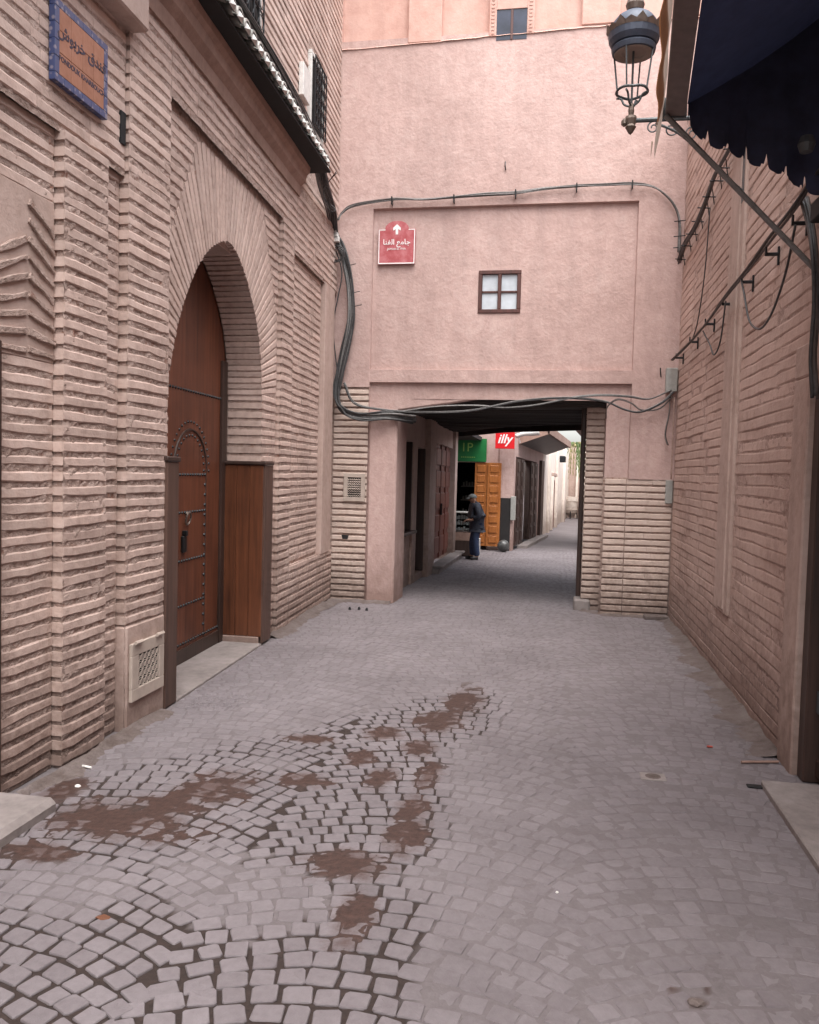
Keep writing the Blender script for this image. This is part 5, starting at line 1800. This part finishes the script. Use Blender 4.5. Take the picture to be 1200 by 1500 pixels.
cable_set('looped_cable', 'short looped cable at the right upper corner of the passage opening', [(.67, 11.62, 2.71), (.68, 11.6, 2.87), (.81, 11.6, 2.97), (.99, 11.6, 2.92), (1.13, 11.6, 2.83), (1.36, 11.58, 2.85), (1.53, 11.58, 3.02)], 2, .012, .008, ['conduit'])
CA = [(1.5, 11.53, 3.5), (1.5, 10.02, 3.5), (1.5, 8.83, 3.54), (1.5, 8.0, 3.6), (1.5, 7.2, 3.63), (1.5, 6.45, 3.68), (1.5, 5.85, 3.72), (1.5, 5.49, 3.76), (1.5, 4.8, 3.78)]
ca = cable_set('bracket_cable', 'dark cable carried on black stand off brackets along the right wall', CA, 3, .014, .011, ['conduit', 'cable'], wob=.9)
for y_ in (11.2, 10.1, 9.1, 8.2, 7.4, 6.6, 5.9):
    z_ = 3.5 + .03 * (11 - y_) ** 1.0 * .9
    m = MB(); m.bbox(1.50, 1.60, y_ - .012, y_ + .012, z_ - .03, z_ - .005, .004); m.bbox(1.585, 1.60, y_ - .012, y_ + .012, z_ - .10, z_ + .04, .004); m.bbox(1.495, 1.51, y_ - .01, y_ + .01, z_ - .03, z_ + .04, .003)
    m.build('bracket', 'iron', ca)
cable_set('cable_loop', 'small cable loop hanging under the brackets on the far part of the right wall', [(1.5, 8.06, 3.56), (1.5, 8.23, 3.22), (1.5, 8.52, 3.13), (1.5, 8.77, 3.27), (1.5, 9.21, 3.48)], 1, .004, .009, ['cable'])
cable_set('cable_loop', 'long cable loop hanging under the brackets behind the awning arm', [(1.5, 5.83, 3.59), (1.5, 6.02, 3.32), (1.5, 6.34, 3.11), (1.5, 6.68, 3.06), (1.5, 7.04, 3.19), (1.5, 7.28, 3.46), (1.5, 7.45, 3.64)], 1, .004, .008, ['cable'])
cable_set('vertical_cable', 'thin cable dropping from the upper to the lower cable run on the right wall', [(1.56, 9.48, 4.85), (1.56, 9.65, 4.19), (1.56, 9.98, 3.73), (1.54, 10.22, 3.53)], 1, .004, .008, ['cable'])
cbn = cable_set('upper_cable', 'tied black cable bundle climbing the upper right wall behind the awning arm', [(1.53, 11.55, 4.79), (1.53, 11.05, 4.88), (1.53, 10.18, 4.87), (1.53, 9.53, 4.94), (1.53, 9.05, 5.03), (1.53, 8.56, 5.02), (1.53, 7.6, 5.02), (1.53, 6.0, 5.0)], 6, .028, .012, ['cable', 'cable', 'conduit'], wob=.6)
for y_ in (11.4, 10.9, 10.5, 10.1, 9.7, 9.4, 9.0, 8.7, 8.3):
    m = MB(); m.tube([(1.60, y_ - .02, 4.78 + (11.5 - y_) * .075), (1.47, y_ + .02, 4.80 + (11.5 - y_) * .075)], .007, 4); m.tube([(1.60, y_ + .05, 4.72 + (11.5 - y_) * .075), (1.56, y_, 4.9 + (11.5 - y_) * .075)], .006, 4); m.build('clip', 'iron', cbn)
cable_set('drop_cable', 'black cables hanging from the awning bracket down the right edge wall', [(1.54, 5.80, 3.76), (1.54, 5.62, 3.52), (1.52, 5.44, 3.29), (1.52, 5.34, 2.99), (1.52, 5.36, 2.67), (1.54, 5.34, 2.42)], 4, .035, .012, ['cable', 'conduit'], wob=.5)
cable_set('box_cable', 'thin cables hanging below the grey junction box', [(1.50, 11.6, 3.1), (1.50, 11.6, 2.8), (1.46, 11.6, 2.5), (1.50, 11.6, 2.35)], 2, .015, .007, ['conduit', 'cable_g'])
cable_set('corner_pipe', 'thin painted pipe running down the right corner', [(1.56, 11.62, 3.0), (1.56, 11.62, 2.4), (1.56, 11.62, 1.9)], 1, .002, .012, ['cable_p'])
cable_set('eave_wires', 'loose wires running along the tile eave to the corner', [(-2.72, 3.4, 5.86), (-2.72, 6.0, 5.80), (-2.78, 7.8, 5.84), (-2.84, 9.0, 5.78), (-2.9, 9.7, 5.66), (-3.0, 10.4, 5.5)], 4, .035, .009, ['cable', 'cable_g'])

# ================================================================== SMALL THINGS ON THE GROUND
def blob(name, mat, x, y, sx, sy, sz, label, cat):
    bm = bmesh.new()
    bmesh.ops.create_icosphere(bm, subdivisions=2, radius=1)
    for v_ in bm.verts:
        n = 1 + .35 * noise.noise(v_.co * 1.7 + Vector((x, y, 0)))
        v_.co = Vector((v_.co.x * sx * n + x, v_.co.y * sy * n + y, max(-.3, v_.co.z) * sz * n + sz * .25 + gz(y)))
    me = bpy.data.meshes.new(name)
    bm.to_mesh(me); bm.free()
    me.materials.append(M[mat])
    return tag(link(name, me), label, cat)
o = MB().bbox(1.26, 1.57, 11.45, 11.6, -.03, .04, .015).build('loose_brick', 'dirt'); tag(o, 'loose brown brick lying at the foot of the right corner', 'brick')
o = MB().bbox(.60, .76, 5.27, 5.39, -.01, .006, .004).build('drain_cover', 'stonegrey'); tag(o, 'small square drain cover set in the paving on the right', 'drain cover')
m = MB(); m.lathe([(0, .0075), (.045, .0075), (.05, .006)], (.68, 5.33, 0), 12); m.build('disc', 'dirt', o)
o = MB().bbox(1.24, 1.33, 5.28, 5.33, .002, .012, .004).build('scrap', 'black'); tag(o, 'flat black scrap on the paving near the right doorstep', 'litter')
o = MB().tube([(1.30, 5.74, .01), (1.55, 5.80, .012)], .010, 5).build('stick', 'mud'); tag(o, 'short brown stick at the foot of the right wall', 'stick')
o = MB().bbox(1.13, 1.17, 6.02, 6.04, .0, .012, .004).build('wrapper', 'litterred'); tag(o, 'tiny red wrapper near the right wall', 'litter')
o = MB().tube([(-2.85, 4.62, .010), (-2.78, 4.60, .011)], .007, 6).build('paper_scrap', 'litterwhite'); tag(o, 'small white tube of paper beside the left brick pilaster', 'litter')
blob('paper_crumb', 'litterwhite', .075, 3.72, .007, .006, .006, 'tiny white paper crumb in the middle of the street', 'litter')
blob('pebble', 'litterwhite', -2.70, 4.33, .018, .015, .012, 'small white pebble by the left kerb', 'pebble')
blob('dead_leaf', 'leafbrown', -1.80, 3.08, .03, .02, .006, 'curled brown leaf on the cobbles at lower left', 'leaf')
blob('mud_clod', 'dirt', .57, 3.03, .03, .022, .014, 'dark mud clod near the lower right edge', 'clod')
grp = 'dark pebbles near the far left pier'
for i, (x, y, lb) in enumerate(((-2.72, 10.9, 'dark pebble near the left pier, leftmost of three'), (-2.6, 10.95, 'dark pebble near the left pier, middle of three'), (-2.48, 10.9, 'dark pebble near the left pier, rightmost of three'))):
    blob('pebble', 'black', x, y, .02, .02, .03, lb, 'pebble')['group'] = grp
# rough patch before the threshold
m = MB()
rnd = random.Random(3)
for i in range(260):
    x, y = rnd.uniform(-2.85, -2.42), rnd.uniform(5.95, 6.45)
    r = rnd.uniform(.004, .009)
    m.add([(x - r, y - r, 0), (x + r, y - r, 0), (x + r, y + r, 0), (x - r, y + r, 0), (x, y, r * .8)], [(0, 1, 4), (1, 2, 4), (2, 3, 4), (3, 0, 4)])
m.build('gravel_patch', 'stone', kind='stuff', fix=False)
bpy.data.objects['gravel_patch']['label'] = 'patch of rough gravel in the paving before the left wooden jamb'
bpy.data.objects['gravel_patch']['category'] = 'gravel'
